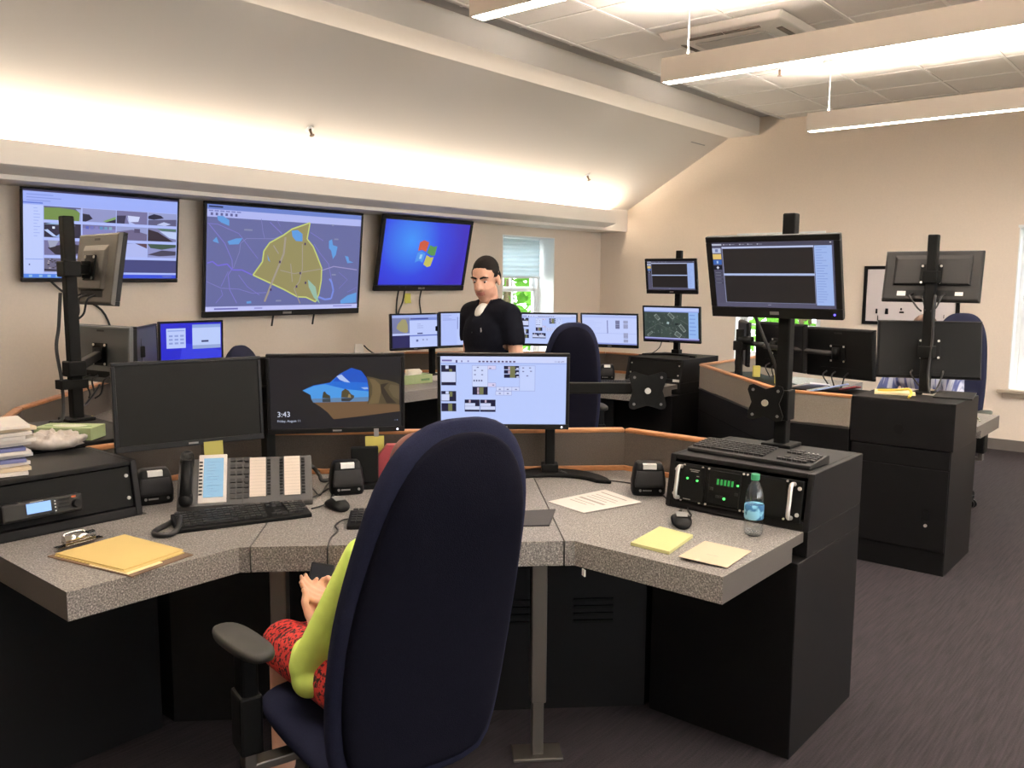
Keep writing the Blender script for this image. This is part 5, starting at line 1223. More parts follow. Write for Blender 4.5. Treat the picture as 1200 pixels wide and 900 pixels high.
def far_person():
    t = thing('person', 'seated person behind the right-hand monitors, brown hair and striped blue shirt', 'person', (6.52, 1.70, 0), R_(165 - 90))
    mb = MB()
    for sx in (-1, 1):
        hip, knee, ank = Vector((sx * .10, -.05, .56)), Vector((sx * .12, .36, .55)), Vector((sx * .12, .38, .10))
        mb.capsule(hip, knee, .088, .062); mb.capsule(knee, ank, .058, .040); mb.capsule(ank + Vector((0, -.03, -.05)), ank + Vector((0, .13, -.06)), .036, .032)
    mb.ellipsoid((0, -.06, .60), (.17, .12, .12)); mb.ellipsoid((0, -.05, .78), (.16, .11, .17)); mb.ellipsoid((0, -.04, .96), (.18, .11, .15))
    mb.capsule((-.15, -.04, 1.05), (.15, -.04, 1.05), .06, .06); mb.capsule((0, -.03, 1.06), (0, .0, 1.17), .055, .052)
    P, HM = head_shapes(mb, (0, .02, 1.275), (0, 1, -.25), (0, 0, 1), .95)
    for sx in (-1, 1):
        el, wr = Vector((sx * .25, .05, .80)), Vector((sx * .16, .27, .80))
        mb.capsule((sx * .2, -.04, 1.04), el, .05, .042); mb.capsule(el, wr, .04, .028); hand(mb, wr, (-sx * .3, 1, -.05), (0, 0, -1), sx, .3)
    fuse(mb, .0065, 4, 'body', [SKIN], t)
    hb = MB(); hb.ellipsoid(P(0, -.018, .042), (.08, .096, .085), HM); hb.ellipsoid(P(0, -.04, -.01), (.08, .07, .08), HM)
    fuse(hb, .008, 3, 'hair', [mat('brown_hair', rgb(84, 56, 40), .65, bump=(200, .5))], t)
    ST = print_mat('striped_shirt_cloth', rgb(74, 82, 128), rgb(176, 180, 196), 9, .5, (4, .6, .3), 'noise')
    mb = MB(); mb.ellipsoid((0, -.06, .64), (.20, .145, .12)); mb.ellipsoid((0, -.05, .78), (.19, .135, .18)); mb.ellipsoid((0, -.04, .96), (.205, .132, .15)); mb.capsule((-.15, -.04, 1.05), (.15, -.04, 1.05), .072, .072)
    for sx in (-1, 1): mb.capsule((sx * .2, -.04, 1.04), (sx * .252, .04, .83), .068, .066)
    fuse(mb, .009, 5, 'striped_shirt', [ST], t)
    mb = MB()
    for sx in (-1, 1): mb.capsule((sx * .10, -.05, .56), (sx * .12, .36, .555), .10, .076); mb.capsule((sx * .12, .36, .555), (sx * .12, .38, .12), .072, .062)
    fuse(mb, .01, 4, 'trousers', [mat('dark_trouser_cloth', rgb(52, 50, 52), .9)], t)
far_person()
# ================================================================== things on the desks
KEYS = mat('key_caps_black', rgb(30, 29, 30), .5, spec=.4)
def keyboard(label, c, rz, L=.45, W=.15, tilt=0., group='black keyboards', frame=PLASTIC):
    t = thing('keyboard', label, 'keyboard', c, rz, group=group)
    MB().loft([[(x, -W / 2, .0), (x, W / 2, .0), (x, W / 2, .030), (x, W / 2 - .01, .032), (x, -W / 2, .014)] for x in (-L / 2, L / 2)], smooth=False).build('case', frame, t, bevel=.003)
    mb = MB(); nb = MB(); sl_ = .018 / W
    for r in range(6):
        y = -W / 2 + .022 + r * .0205; n = 15
        for k in range(n):
            x0 = -L / 2 + .012 + k * .0195
            if r == 0 and 3 < k < 9:
                if k == 4: mb.box(x0, x0 + .0195 * 5 - .003, y, y + .017, .014 + sl_ * (y + W / 2) - .004, .022 + sl_ * (y + W / 2))
                continue
            mb.box(x0, x0 + .0165, y, y + .017, .014 + sl_ * (y + W / 2) - .004, .022 + sl_ * (y + W / 2))
        for k in range(3):
            if r in (3,) or (r == 2): continue
            if r == 1 and k != 1: continue
            x0 = L / 2 - .135 + k * .019; mb.box(x0, x0 + .016, y, y + .017, .014 + sl_ * (y + W / 2) - .004, .022 + sl_ * (y + W / 2))
        if r < 5:
            for k in range(3 + (r > 0)):
                x0 = L / 2 - .075 + k * .0175; nb.box(x0, x0 + .015, y, y + .017, .014 + sl_ * (y + W / 2) - .004, .022 + sl_ * (y + W / 2))
    mb.build('letter_keys', KEYS, t); nb.build('number_pad', KEYS, t)
    mb = MB()
    for k in range(3): mb.box(L / 2 - .072 + .017 * k, L / 2 - .066 + .017 * k, W / 2 - .022, W / 2 - .019, .0315, .0325)
    mb.build('status_lamp', LABEL_W, t)
    return t
k1a, k1b = onz(207, 626, Z), onz(366, 606, Z)
d = k1b - k1a; an = math.atan2(d.y, d.x)
cK = (k1a + k1b) / 2 + Vector((-math.sin(an), math.cos(an), 0)) * .075
keyboard('black keyboard in front of the desk telephone', (cK.x, cK.y, Z), an, L=d.length)
k2 = onz(406, 621, Z); an2 = R_(-45)
dirk = Vector((math.cos(an2), math.sin(an2), 0)); upk = Vector((-dirk.y, dirk.x, 0))
cK = k2 + dirk * .215 + upk * .07
keyboard('black keyboard mostly hidden behind the tall chair back', (cK.x, cK.y, Z), an2, L=.43, W=.14)
a, b = onz(806, 527, .978), onz(950, 550, .978)
d = b - a; an = math.atan2(d.y, d.x); cK = (a + b) / 2 + Vector((-math.sin(an), math.cos(an), 0)) * .075
keyboard('black keyboard on top of the nearest cabinet', (cK.x, cK.y, .975), an, L=d.length, W=.16, frame=PLASTIC_G)

# desk telephone with expansion module
an = math.atan2((onz(278, 594, Z) - onz(205, 598, Z)).y, (onz(278, 594, Z) - onz(205, 598, Z)).x)
p0 = onz(207, 600, Z)
t = thing('desk_telephone', 'grey desk telephone with a tall lit display and corded handset', 'telephone', p0, an)
TG = mat('telephone_grey', rgb(56, 55, 54), .5, spec=.35); LCD = emit('telephone_lcd', rgb(132, 178, 205), .42)
Mt = Matrix.Translation((0, .0, .016)) @ Euler((R_(52), 0, 0)).to_matrix().to_4x4()
MB().loft([[(x, -.005, .0), (x, .15, .0), (x, .13, .16), (x, .12, .168), (x, -.005, .018)] for x in (.0, .262)], smooth=False).build('body', TG, t, bevel=.005)
hs = MB(Mt); hs.capsule((.032, .02, .028), (.032, .185, .028), .020, .020); hs.capsule((.032, .015, .022), (.032, .035, .020), .025, .024); hs.capsule((.032, .165, .020), (.032, .19, .022), .024, .025)
h_ = hs.build('handset', PLASTIC, t)
mb = MB(Mt)
for k in range(6): mb.box(.012, .052, .165 + .006 * k, .168 + .006 * k, .044, .049)
mb.build('earpiece_ribs', PLASTIC_G, h_)
MB(Mt).box(.072, .172, .008, .205, .002, .008).build('display_bezel', mat('silver_bezel', rgb(190, 182, 174), .4), t, bevel=.003)
lc = MB(Mt).box(.090, .160, .030, .188, .008, .010).build('lit_display', LCD, t)
mb = MB(Mt)
for k in range(12): mb.box(.093, .093 + random.uniform(.025, .06), .04 + .012 * k, .0415 + .012 * k, .0098, .0104)
mb.build('display_text', mat('lcd_text', rgb(90, 120, 150), .6), lc)
mb = MB(Mt)
for k in range(10): mb.box(.074, .086, .04 + .0145 * k, .045 + .0145 * k, .008, .011)
mb.build('line_button', PLASTIC, t)
mb = MB(Mt)
for r in range(4):
    for c in range(3): mb.box(.184 + .024 * c, .202 + .024 * c, .020 + .022 * r, .035 + .022 * r, .002, .008)
for r in range(3):
    for c in range(3): mb.box(.184 + .024 * c, .202 + .024 * c, .118 + .028 * r, .132 + .028 * r, .002, .008)
mb.build('keypad', PLASTIC_G, t)
pe = WM[t.name].inverted()
q = [onz(208, 602, Z + .02), onz(200, 612, Z + .012), onz(182, 622, Z + .01), onz(184, 627, Z + .01), onz(200, 626, Z + .01), onz(209, 618, Z + .02), onz(211, 606, Z + .03)]
MB().tube([pe @ x for x in q], .009, 10).build('coiled_cord', CABLE, t)
p1 = onz(281, 596, Z)
t = thing('telephone_key_module', 'grey key module with two paper strips beside the telephone', 'telephone module', p1, an)
MB().loft([[(x, -.005, .0), (x, .15, .0), (x, .13, .158), (x, .12, .166), (x, -.005, .018)] for x in (.006, .262)], smooth=False).build('body', TG, t, bevel=.005)
for x in (.035, .160):
    st_ = MB(Mt).box(x, x + .058, .025, .185, .003, .0075).build('paper_strip', mat('strip_paper', rgb(200, 186, 172), .9), t)
    mb = MB(Mt)
    for k in range(12): mb.box(x + .002, x + .056, .0315 + .0128 * k, .0320 + .0128 * k, .0076, .0079)
    mb.build('ruled_lines', INK, st_)
for x in (.018, .098, .143, .223):
    mb = MB(Mt)
    for k in range(12): mb.box(x, x + .012, .03 + .0128 * k, .036 + .0128 * k, .002, .007)
    mb.build('button_column', PLASTIC, t)

# loudspeakers
def speaker(label, p, rz, s=1.):
    t = thing('desk_speaker', label, 'speaker', p, rz, group='small black desk speakers')
    R = []
    for z, hw, y0, y1 in ((0, .062, -.045, .05), (.01, .066, -.052, .055), (.05, .067, -.055, .055), (.10, .060, -.050, .045), (.124, .052, -.040, .030), (.130, .046, -.030, .020)):
        R.append([(p_[0], p_[1], z) for p_ in ring_se(0, (y0 + y1) / 2, 0, hw, (y1 - y0) / 2, 24, 4.5)])
    MB().loft(R).build('cabinet', PLASTIC, t)
    MB().loft([[(p_[0], p_[1], z) for p_ in ring_se(0, -.047, 0, w_, .012, 20, 5)] for z, w_ in ((.036, .056), (.05, .058), (.10, .050))]).build('grille_cloth', mat('speaker_grille', rgb(28, 27, 28), .9, bump=(700, .6)), t)
    MB().box(-.026, .026, -.052, -.030, .124, .128).box(-.026, .026, -.0545, -.050, .108, .126).build('paper_label', LABEL_W, t)
    mb = MB(); mb.cyl((-.036, -.0555, .024), (-.036, -.058, .024), .005, seg=14); mb.box(-.027, .008, -.0585, -.0555, .0215, .0265); mb.build('maker_mark', MARK, t)
    MB().cyl((.042, -.055, .024), (.042, -.059, .024), .005, seg=12).build('volume_knob', MARK, t)
    return t
for lab, x, y, tow in (('black desk speaker between the papers and the nearest cabinet', 759, 578, 218), ('black desk speaker behind the round mouse', 406, 577, 238), ('black desk speaker between the left cabinet and the telephone', 181, 588, 250)):
    p = onz(x, y, Z); speaker(lab, p, R_(tow + 90))
pm = onz(727, 440, Z)
speaker('black desk speaker on the back console beside the blank-panel cabinet', Vector((6.15, 4.12, Z)), R_(215 + 90))

def mouse(label, p, rz, cordpts=None):
    t = thing('computer_mouse', label, 'computer mouse', p, rz, group='computer mice'); t.scale = (1.15, 1.15, 1.1); WM[t.name] = WM[t.name] @ Matrix.Diagonal((1.15, 1.15, 1.1, 1))
    R = []
    for x, hw, h in ((-.056, .012, .012), (-.050, .024, .024), (-.03, .031, .034), (0, .032, .038), (.03, .030, .032), (.050, .024, .020), (.057, .012, .011)):
        R.append([(x, hw * math.cos(a), max(.0, h * .5 + h * .5 * math.sin(a))) for a in [2 * PI * k / 18 for k in range(18)]])
    MB().loft(R).build('shell', PLASTIC, t, sub=1)
    MB().cyl((.032, -.004, .030), (.032, .004, .030), .009, seg=14).build('scroll_wheel', PLASTIC_G, t)
    MB().loft([[(x, y, z) for y, z in ((-.016, z0), (.016, z0), (.016, z0 + .0015), (-.016, z0 + .0015))] for x, z0 in ((-.03, .0345), (0, .0385), (.018, .0365))], smooth=False).build('top_badge', MARK, t)
    if cordpts:
        inv = WM[t.name].inverted(); MB().tube([inv @ Vector(x) for x in cordpts], .0028, 6).build('cord', CABLE, t)
    return t
def on(x, y, h=.004): return onz(x, y, Z + h)
mouse('black computer mouse beside the yellow note pad', onz(798, 615, Z), R_(35), [on(803, 609, .012), on(810, 604), on(806, 597), on(809, 592)])
mouse('black round mouse in front of the middle desk speaker', onz(395, 596, Z), R_(75), [on(396, 589, .012), on(397, 582), on(391, 573), on(386, 566)])

# papers, pads, clipboard
def sheet(name, label, cat, quad, z, m, thick=.0012, lift=(0, 0, 0, 0), sheets=1, lines=None, group=None):
    P = [onz(x, y, z) for x, y in quad]; c = sum(P, Vector()) / 4
    t = thing(name, label, cat, (c.x, c.y, z), group=group)
    mb = MB(); n = 8
    def at(u, v):
        p = (P[0] * (1 - u) + P[1] * u) * (1 - v) + (P[3] * (1 - u) + P[2] * u) * v
        l = (lift[0] * (1 - u) + lift[1] * u) * (1 - v) + (lift[3] * (1 - u) + lift[2] * u) * v
        return p - Vector((c.x, c.y, z)) + Vector((0, 0, l))
    g = [[mb._v(at(i / n, j / n) + Vector((0, 0, thick))) for i in range(n + 1)] for j in range(n + 1)]
    h = [[mb._v(at(i / n, j / n)) for i in range(n + 1)] for j in range(n + 1)]
    for j in range(n):
        for i in range(n): mb._f([g[j][i], g[j][i + 1], g[j + 1][i + 1], g[j + 1][i]]); mb._f([h[j][i], h[j + 1][i], h[j + 1][i + 1], h[j][i + 1]])
    for i in range(n):
        mb._f([h[0][i], h[0][i + 1], g[0][i + 1], g[0][i]]); mb._f([h[n][i + 1], h[n][i], g[n][i], g[n][i + 1]])
        mb._f([h[i + 1][0], h[i][0], g[i][0], g[i + 1][0]]); mb._f([h[i][n], h[i + 1][n], g[i + 1][n], g[i][n]])
    pg = mb.build('page', m, t)
    if lines:
        mb = MB()
        for v, u0, u1, w in lines: mb.face([at(u0, v) + Vector((0, 0, thick + .0006)), at(u1, v) + Vector((0, 0, thick + .0006)), at(u1, v + w) + Vector((0, 0, thick + .0006)), at(u0, v + w) + Vector((0, 0, thick + .0006))])
        mb.build('printing', INK, pg)
    return t
sheet('paper_sheet', 'printed white sheet lying by the crescent monitor foot', 'paper', [(709, 574), (752, 590), (684, 602), (642, 588)], Z + .0005, PAPER, .0015, (0, .004, .002, .0), lines=[(.12, .1, .8, .03), (.25, .15, .75, .02), (.33, .15, .82, .02), (.41, .15, .7, .02), (.5, .12, .8, .05), (.62, .15, .7, .02), (.70, .15, .6, .02)])
sheet('note_pad', 'yellow square note pad by the mouse at the desk edge', 'note pad', [(773, 620), (812, 630), (784, 650), (739, 639)], Z + .0005, YPAPER, .010)
sheet('paper_note', 'torn tan paper note at the right corner of the worktop', 'paper', [(826, 634), (881, 646), (852, 667), (795, 656)], Z + .0005, TANPAPER, .001, (.0, .0, .004, .010), lines=[(.62, .38, .62, .012)])
# clipboard
q4 = [onz(x, y, Z) for x, y in ((55, 653), (143, 629), (227, 651), (154, 677))]
c = sum(q4, Vector()) / 4; ax = (q4[1] - q4[0]); 
t = thing('clipboard', 'brown clipboard with golden yellow sheets on the left worktop', 'clipboard', (c.x, c.y, Z))
L = lambda p, dz=0: p - c + Vector((0, 0, dz))
MB().prism([tuple(L(p)[:2]) for p in q4], .0, .004).build('board', HARDBOARD, t, bevel=.002)
def sub4(a0, a1, b0, b1):
    f = lambda u, v: ((q4[0] * (1 - u) + q4[1] * u) * (1 - v) + (q4[3] * (1 - u) + q4[2] * u) * v) - c
    return [tuple(f(*x)[:2]) for x in ((a0, b0), (a1, b0), (a1, b1), (a0, b1))]
MB().prism(sub4(.04, .96, .06, .91), .004, .0075).build('sheet', GOLDPAPER, t)
MB().prism(sub4(.06, .99, .05, .87), .0078, .012).build('sheet', GOLDPAPER, t)
MB().prism(sub4(.02, .55, .5, .95), .0041, .0060).build('sheet', mat('cream_paper', rgb(232, 214, 166), .9), t)
cp = onz(93, 640, Z) - c
cl = MB(Matrix.Translation((cp.x, cp.y, .006)) @ Euler((0, 0, math.atan2(ax.y, ax.x))).to_matrix().to_4x4())
cl.box(-.075, .075, -.012, .014, .004, .008).box(-.05, .05, -.010, .012, .008, .020).cyl((-.05, 0, .024), (.05, 0, .024), .013, seg=18)
cl.tube([(-.03, .012, .02), (-.03, .028, .034), (.03, .028, .034), (.03, .012, .02)], .004)
cl.build('spring_clip', CHROME, t)

# water bottle
bp = onz(882.5, 627, Z); Hb = .212
t = thing('water_bottle', 'half-empty clear water bottle with blue label and green cap', 'bottle', bp)
PET = thin_clear('clear_bottle_plastic', (.88, .91, .92, 1), .09, .12)
MB().lathe([(.0, .004), (.020, .0), (.028, .006), (.031, .016), (.031, .045), (.0295, .052), (.031, .060), (.031, .105), (.0298, .112), (.031, .118), (.030, .135), (.025, .158), (.016, .178), (.0125, .186), (.0125, .196)], seg=32).build('bottle_body', PET, t)
MB().lathe([(.0305, .058), (.0318, .060), (.0318, .105), (.0305, .107)], seg=32).build('label_band', print_mat('blue_label_print', rgb(40, 92, 132), rgb(132, 190, 214), 26, .5), t)
MB().lathe([(.0135, .188), (.0142, .190), (.0142, .206), (.0125, .209)], seg=28).build('screw_cap', mat('green_cap', rgb(40, 120, 82), .45), t)

# mouse mat right of the chair, black flat box behind the speaker, cords
a, b = onz(640, 617, Z), onz(650, 600, Z)
MATM = mat('black_mat', rgb(44, 42, 42), .8, bump=(500, .2))
q = [onz(x, y, Z) for x, y in ((560, 603), (651, 598), (644, 617), (545, 619))]
c = sum(q, Vector()) / 4
solid(MB().prism([tuple(p[:2]) for p in q], Z + .0005, Z + .006), 'mouse_mat', MATM, 'black mat whose end shows right of the tall chair back', 'mouse mat', (c.x, c.y, Z), bevel=.002)
p = onz(428, 571, Z)
t = thing('charging_dock', 'black upright dock with a low foot behind the yellow note', 'dock', p, R_(-38))
MB().box(-.055, .055, -.0, .030, .008, .165).build('upright', BLACKMETAL, t, bevel=.005)
MB().box(-.06, .06, -.045, .05, .0, .02).build('foot', PLASTIC, t, bevel=.004)
rp = onz(462, 566, Z); Mr = Matrix.Translation(rp) @ Euler((0, 0, R_(-42))).to_matrix().to_4x4()
solid(MB(Mr).loft([[(-.10, y, .0), (.12, y, .0), (.12, y, .16), (-.03, y, .16), (-.10, y, .07)] for y in (0, .045)], smooth=False), 'magazine_file', mat('maroon_board', rgb(128, 44, 50), .6), 'dark red file box peeping out left of the tall chair back', 'file box', rp, bevel=.002)
def cord(label, pts, r=.003, group='black cords on the nearest worktop'):
    P = [Vector(p) for p in pts]
    return solid(MB().tube(P, r, 6), 'cord', CABLE, label, 'cord', P[0], group)
cord('thin black cord running from the hidden keyboard over the desk edge', [on(408, 608, .008), on(400, 610), on(393, 616), on(396, 622), on(388, 630), on(384, 641, .002)] + [on(384, 641, .002) + Vector((-.006, -.006, -.02)), on(384, 641, .002) + Vector((-.006, -.006, -.088))], .003)
cord('looped black cord between the key module and the speaker', [on(357, 584), on(368, 582), on(378, 577), on(388, 570), on(393, 562), on(384, 567), on(375, 580), on(368, 574), on(360, 566), on(357, 572)])
cord('black cord from the keyboard towards the round mouse', [on(365, 596), on(376, 593), on(386, 588), on(391, 580), on(391, 567)])
cord('thick black cable bundle behind the key module', [on(358, 548, .06), on(366, 547, .07), on(374, 556, .03), on(378, 563, .01), on(392, 561)], .009)
cord('thin black cord from the monitor foot to the speaker', [on(655, 551, .03), on(672, 557, .006), on(700, 561), on(730, 565), on(746, 567)], .003)
cord('short black cord from the speaker to the cabinet', [on(773, 577), on(777, 580), on(781, 584)], .003)

# sticky notes and tags
def note(label, p, rz, w=.076, h=.076, m=STICKY, tilt=0., group='yellow sticky notes', name='sticky_note'):
    mb = MB(Matrix.Translation(p) @ Euler((tilt, 0, rz)).to_matrix().to_4x4())
    n = 6
    mb.loft([[( -w / 2, -.006 * (k / n) ** 2, -h * k / n), (w / 2, -.006 * (k / n) ** 2, -h * k / n), (w / 2, -.006 * (k / n) ** 2 + .0008, -h * k / n), (-w / 2, -.006 * (k / n) ** 2 + .0008, -h * k / n)] for k in range(n + 1)], smooth=False)
    return solid(mb, name, m, label, 'note', p, group)
def on_monitor(mon, x, z): return WM[mon.name] @ Vector((x, -.002, z))
inv = WM[mA.name].inverted()
def hit(mon, px_, py_, y=-.003):
    """point of the monitor's face plane that the photo shows at px_, py_"""
    o = WM[mon.name] @ Vector((0, y, 0)); n = (WM[mon.name].to_3x3() @ Vector((0, 1, 0))).normalized()
    d = _ray(px_, py_); C0 = Vector((0, 0, CAM_H)); return C0 + d * ((o - C0).dot(n) / d.dot(n))
note('yellow note hanging under the switched-off monitor', hit(mA, 250, 517), to_rz(256.1), .073, .073, mat('lime_yellow_note', rgb(160, 152, 82), .9))
note('brighter yellow note hanging under the beach-picture monitor', hit(mB_, 439, 511), to_rz(231.1), .078, .072)
solid(MB(WM[mB_.name]).box(.150, .170, -.004, -.0034, -.185, -.150), 'clear_tape', mat('clear_tape_film', rgb(120, 118, 116), .2), 'strip of tape holding the brighter yellow note', 'tape', hit(mB_, 439, 505))
note('small yellow note on the wall under the blue wall screen', Vector((6.02, 6.455, 1.48)), 0, .085, .10, mat('olive_note', rgb(200, 196, 92), .9))
p = onz(684, 668, Z - .05); 
tp = onz(684, 671, .687)
solid(MB().cbox(tp, (.02, .004, .022), R_(60)), 'tag', LABEL_W, 'small white tag hanging under the right worktop edge', 'tag', tp)

# ------------------------------------------------------------------ left cabinet: papers, wrapped bag, tissue box
zt = .975
for k in range(13):
    w_, d_ = random.uniform(.20, .23), random.uniform(.26, .29); z = zt + .0128 * k
    cx, cy = 1.005 + random.uniform(-.010, .012), 3.15 + random.uniform(-.01, .01); rz = R_(-8 + random.uniform(-12, 12))
    m = [PAPER, mat('grey_paper', rgb(186, 180, 174), .9), mat('blue_folder', rgb(84, 88, 128), .7), PAPER, TANPAPER][[0, 4, 0, 2, 1, 0, 2, 1, 0, 1, 0, 4, 0][k]]
    lab = ['bottom', 'second lowest', 'third lowest', 'fourth lowest', 'fifth from the bottom', 'sixth from the bottom', 'middle', 'sixth from the top', 'fifth from the top', 'fourth from the top', 'third from the top', 'second from the top', 'topmost'][k]
    cn = {'white_paper': 'white', 'grey_paper': 'grey', 'blue_folder': 'dark blue', 'tan_paper': 'tan'}[m.name]
    solid(MB().cbox(Vector((cx, cy, z + .0062)), (d_, w_, .0118), rz), 'paper_folder', m, '%s folder, %s of the stack on the left cabinet' % (cn, lab), 'folder', (cx, cy, z), 'folders stacked on the left cabinet', bevel=.001)
# crumpled plastic bag
bc = (onz(38, 533, zt) + onz(97, 526, zt)) / 2
mb = MB(); mb.ellipsoid((0, 0, .036), (.135, .075, .036), u=40, v=22)
for v in mb.bm.verts:
    n_ = v.co - Vector((0, 0, .03)); k = 1 + .16 * math.sin(v.co.x * 70 + v.co.y * 43) * math.sin(v.co.y * 90 + v.co.z * 60) + .08 * math.sin(v.co.x * 160 + v.co.z * 120)
    v.co = Vector((v.co.x * k, v.co.y * k, max(.001, v.co.z * (1 + .5 * (k - 1) * 2))))
mb.M = Matrix.Identity(4)
o = mb.build('plastic_bag', mat('cloudy_plastic_film', rgb(196, 184, 172), .35, spec=.6, noise=(18, .2), bump=(60, .6)))
o.location = (bc.x, bc.y + .055, zt); o.rotation_euler = (0, 0, R_(-30)); WM[o.name] = Matrix.Identity(4); o.scale = (.82, .8, .95)
tag(o, 'crumpled cloudy plastic bag on the left cabinet beside the paper stack', 'bag')
GREENB = mat('green_tissue_carton', rgb(158, 174, 128), .7, noise=(30, .05)); GREENM = mat('dark_green_print', rgb(104, 134, 92), .8)
a, b, e_ = onz(40, 515.5, .975), onz(107, 516.5, .975), onz(123, 511, .975)
def tissue_box(label, a, b, depth, z, h, tissue=False):
    d = (b - a); an = math.atan2(d.y, d.x)
    t = thing('tissue_box', label, 'tissue box', (a.x, a.y, z), an, group='green tissue boxes')
    MB().box(0, d.length, 0, depth, 0, h).build('carton', GREENB, t, bevel=.002)
    MB().box(d.length * .62, d.length * .9, -.0006, 0, h * .3, h * .55).box(.02, d.length - .02, .04, .05, h, h + .0004).build('carton_print', GREENM, t)
    P = [(d.length / 2 + d.length * .3 * math.cos(2 * PI * k / 24), depth / 2 + depth * .25 * math.sin(2 * PI * k / 24)) for k in range(24)]
    MB().prism(P, h, h + .0006).build('opening', mat('carton_opening', rgb(206, 208, 190), .8), t)
    if tissue:
        mb = MB()
        mb.loft([[(d.length * .3 + x * s_, depth / 2 + y, h + z_) for x, y in ((0, -.02), (.1, -.015), (.16, .0), (.1, .02), (0, .02))] for s_, z_ in ((.9, .0), (1.0, .02), (.8, .045))], smooth=False)
        mb.build('tissue', mat('tissue_paper', rgb(226, 218, 204), .9), t)
    return t
tissue_box('closed pale green tissue box behind the plastic bag', a, b, .115, .975, .05)
ta, tb = Vector((4.655, 5.06, Z)), Vector((4.93, 5.03, Z))
t_ = tissue_box('open green tissue box with white tissue on the back console', onz(474, 452, Z) + Vector((0, .03, 0)), onz(510, 448.5, Z) + Vector((0, .03, 0)), .12, Z, .07, True)
p = onz(506, 447, Z); 
sheet('paper_card', 'folded cream card standing by the open tissue box', 'card', [(497, 428), (514, 428), (514, 446), (508, 446)], Z + .002, PAPER, .002)
# yellow cable tag, cup etc. around the left console
solid(MB().cbox((2.02, 4.62, Z + .055), (.035, .02, .11), .3), 'cable_tag', mat('yellow_tag', rgb(196, 184, 96), .8), 'yellow tag standing under the low grey monitor back', 'tag', (2.02, 4.62, Z), 'yellow tags under the monitors', bevel=.003)
solid(MB().cbox((1.93, 4.58, Z + .0495), (.05, .06, .098), .2), 'power_adapter', PLASTIC, 'small black box between the left pole and the yellow tag', 'adapter', (1.93, 4.58, Z), bevel=.006)
solid(MB().tube([(1.74, 4.06, 1.10), (1.80, 4.2, 1.03), (1.93, 4.45, .98), (2.08, 4.62, 1.05)], .006), 'cord', CABLE, 'black cord sagging from the left pole to the low monitor back', 'cord', (1.8, 4.12, 1.0))
# papers and cable on the back console's left part
MB_ = None
pz_ = Vector((4.95, 5.80, Z))
t = thing('document_stand', 'pale paper standing on the ledge behind the beach-picture monitor', 'paper', (4.80, 5.751, .968))
MB().loft([[(-.06, -.01, 0), (.05, -.01, 0), (.05, .01, 0), (-.06, .01, 0)], [(-.04, .005, .10), (.035, .005, .10), (.035, .012, .10), (-.04, .012, .10)]], smooth=False).build('page', PAPER, t)
MB().tube([(.05, 0, .085), (.10, 0, .045), (.17, 0, .008), (.26, 0, .006)], .006).build('cord', CABLE, t)
MB().box(-.14, .24, -.02, .02, -.0, .004).build('foot', PAPER, t)

# ------------------------------------------------------------------ back console: cup, box, keyboard, red tag
CUPW = mat('translucent_cup', rgb(206, 214, 222), .4)
def cup(label, p, r, h, m, lid=None):
    t = thing('drinking_cup', label, 'cup', p)
    MB().lathe([(r * .72, 0), (r, h), (r * .93, h), (r * .68, .004)], seg=24).build('cup_body', m, t)
    if lid: MB().lathe([(r * 1.02, h), (r * 1.02, h + .008), (r * .4, h + .02)], seg=24).build('lid', lid, t)
    return t
cup('white tapered cup on the back console beside the empty chair', Vector((5.95, 4.38, Z)), .042, .15, CUPW)
cup('dark cup with a white lid beside the white tapered cup', Vector((6.01, 4.29, Z)), .034, .10, PLASTIC_G, LABEL_W)
solid(MB().cbox((6.07, 4.21, Z + .035), (.07, .10, .07), .4), 'small_carton', mat('brown_carton', rgb(150, 112, 92), .8), 'small brown carton next to the back speaker', 'carton', (6.07, 4.21, Z), bevel=.002)
keyboard('black keyboard on the back console behind the bare bracket', (5.84, 3.84, Z), R_(-60))
keyboard('black keyboard leaning along the blank-panel cabinet in the back', (6.05, 3.70, Z), R_(-88), L=.34, W=.12)
solid(MB().cbox((6.255, 3.66, .84), (.012, .05, .03), .1), 'red_tag', mat('red_tag_plastic', rgb(150, 46, 50), .5), 'small red tag before the blank panel in the back', 'tag', (6.255, 3.66, .825), bevel=.002)
solid(MB().cbox((6.268, 3.52, .805), (.004, .06, .02), 0), 'paper_label', LABEL_W, 'white label strip at the right foot of the back cabinet panel', 'label', (6.268, 3.52, .795))
cord('thin cord looping from the satellite-map monitor', [(6.60, 3.85, 1.12), (6.58, 3.87, 1.04), (6.52, 3.93, .985), (6.46, 4.00, .980)], .004, group='cords of the back console')

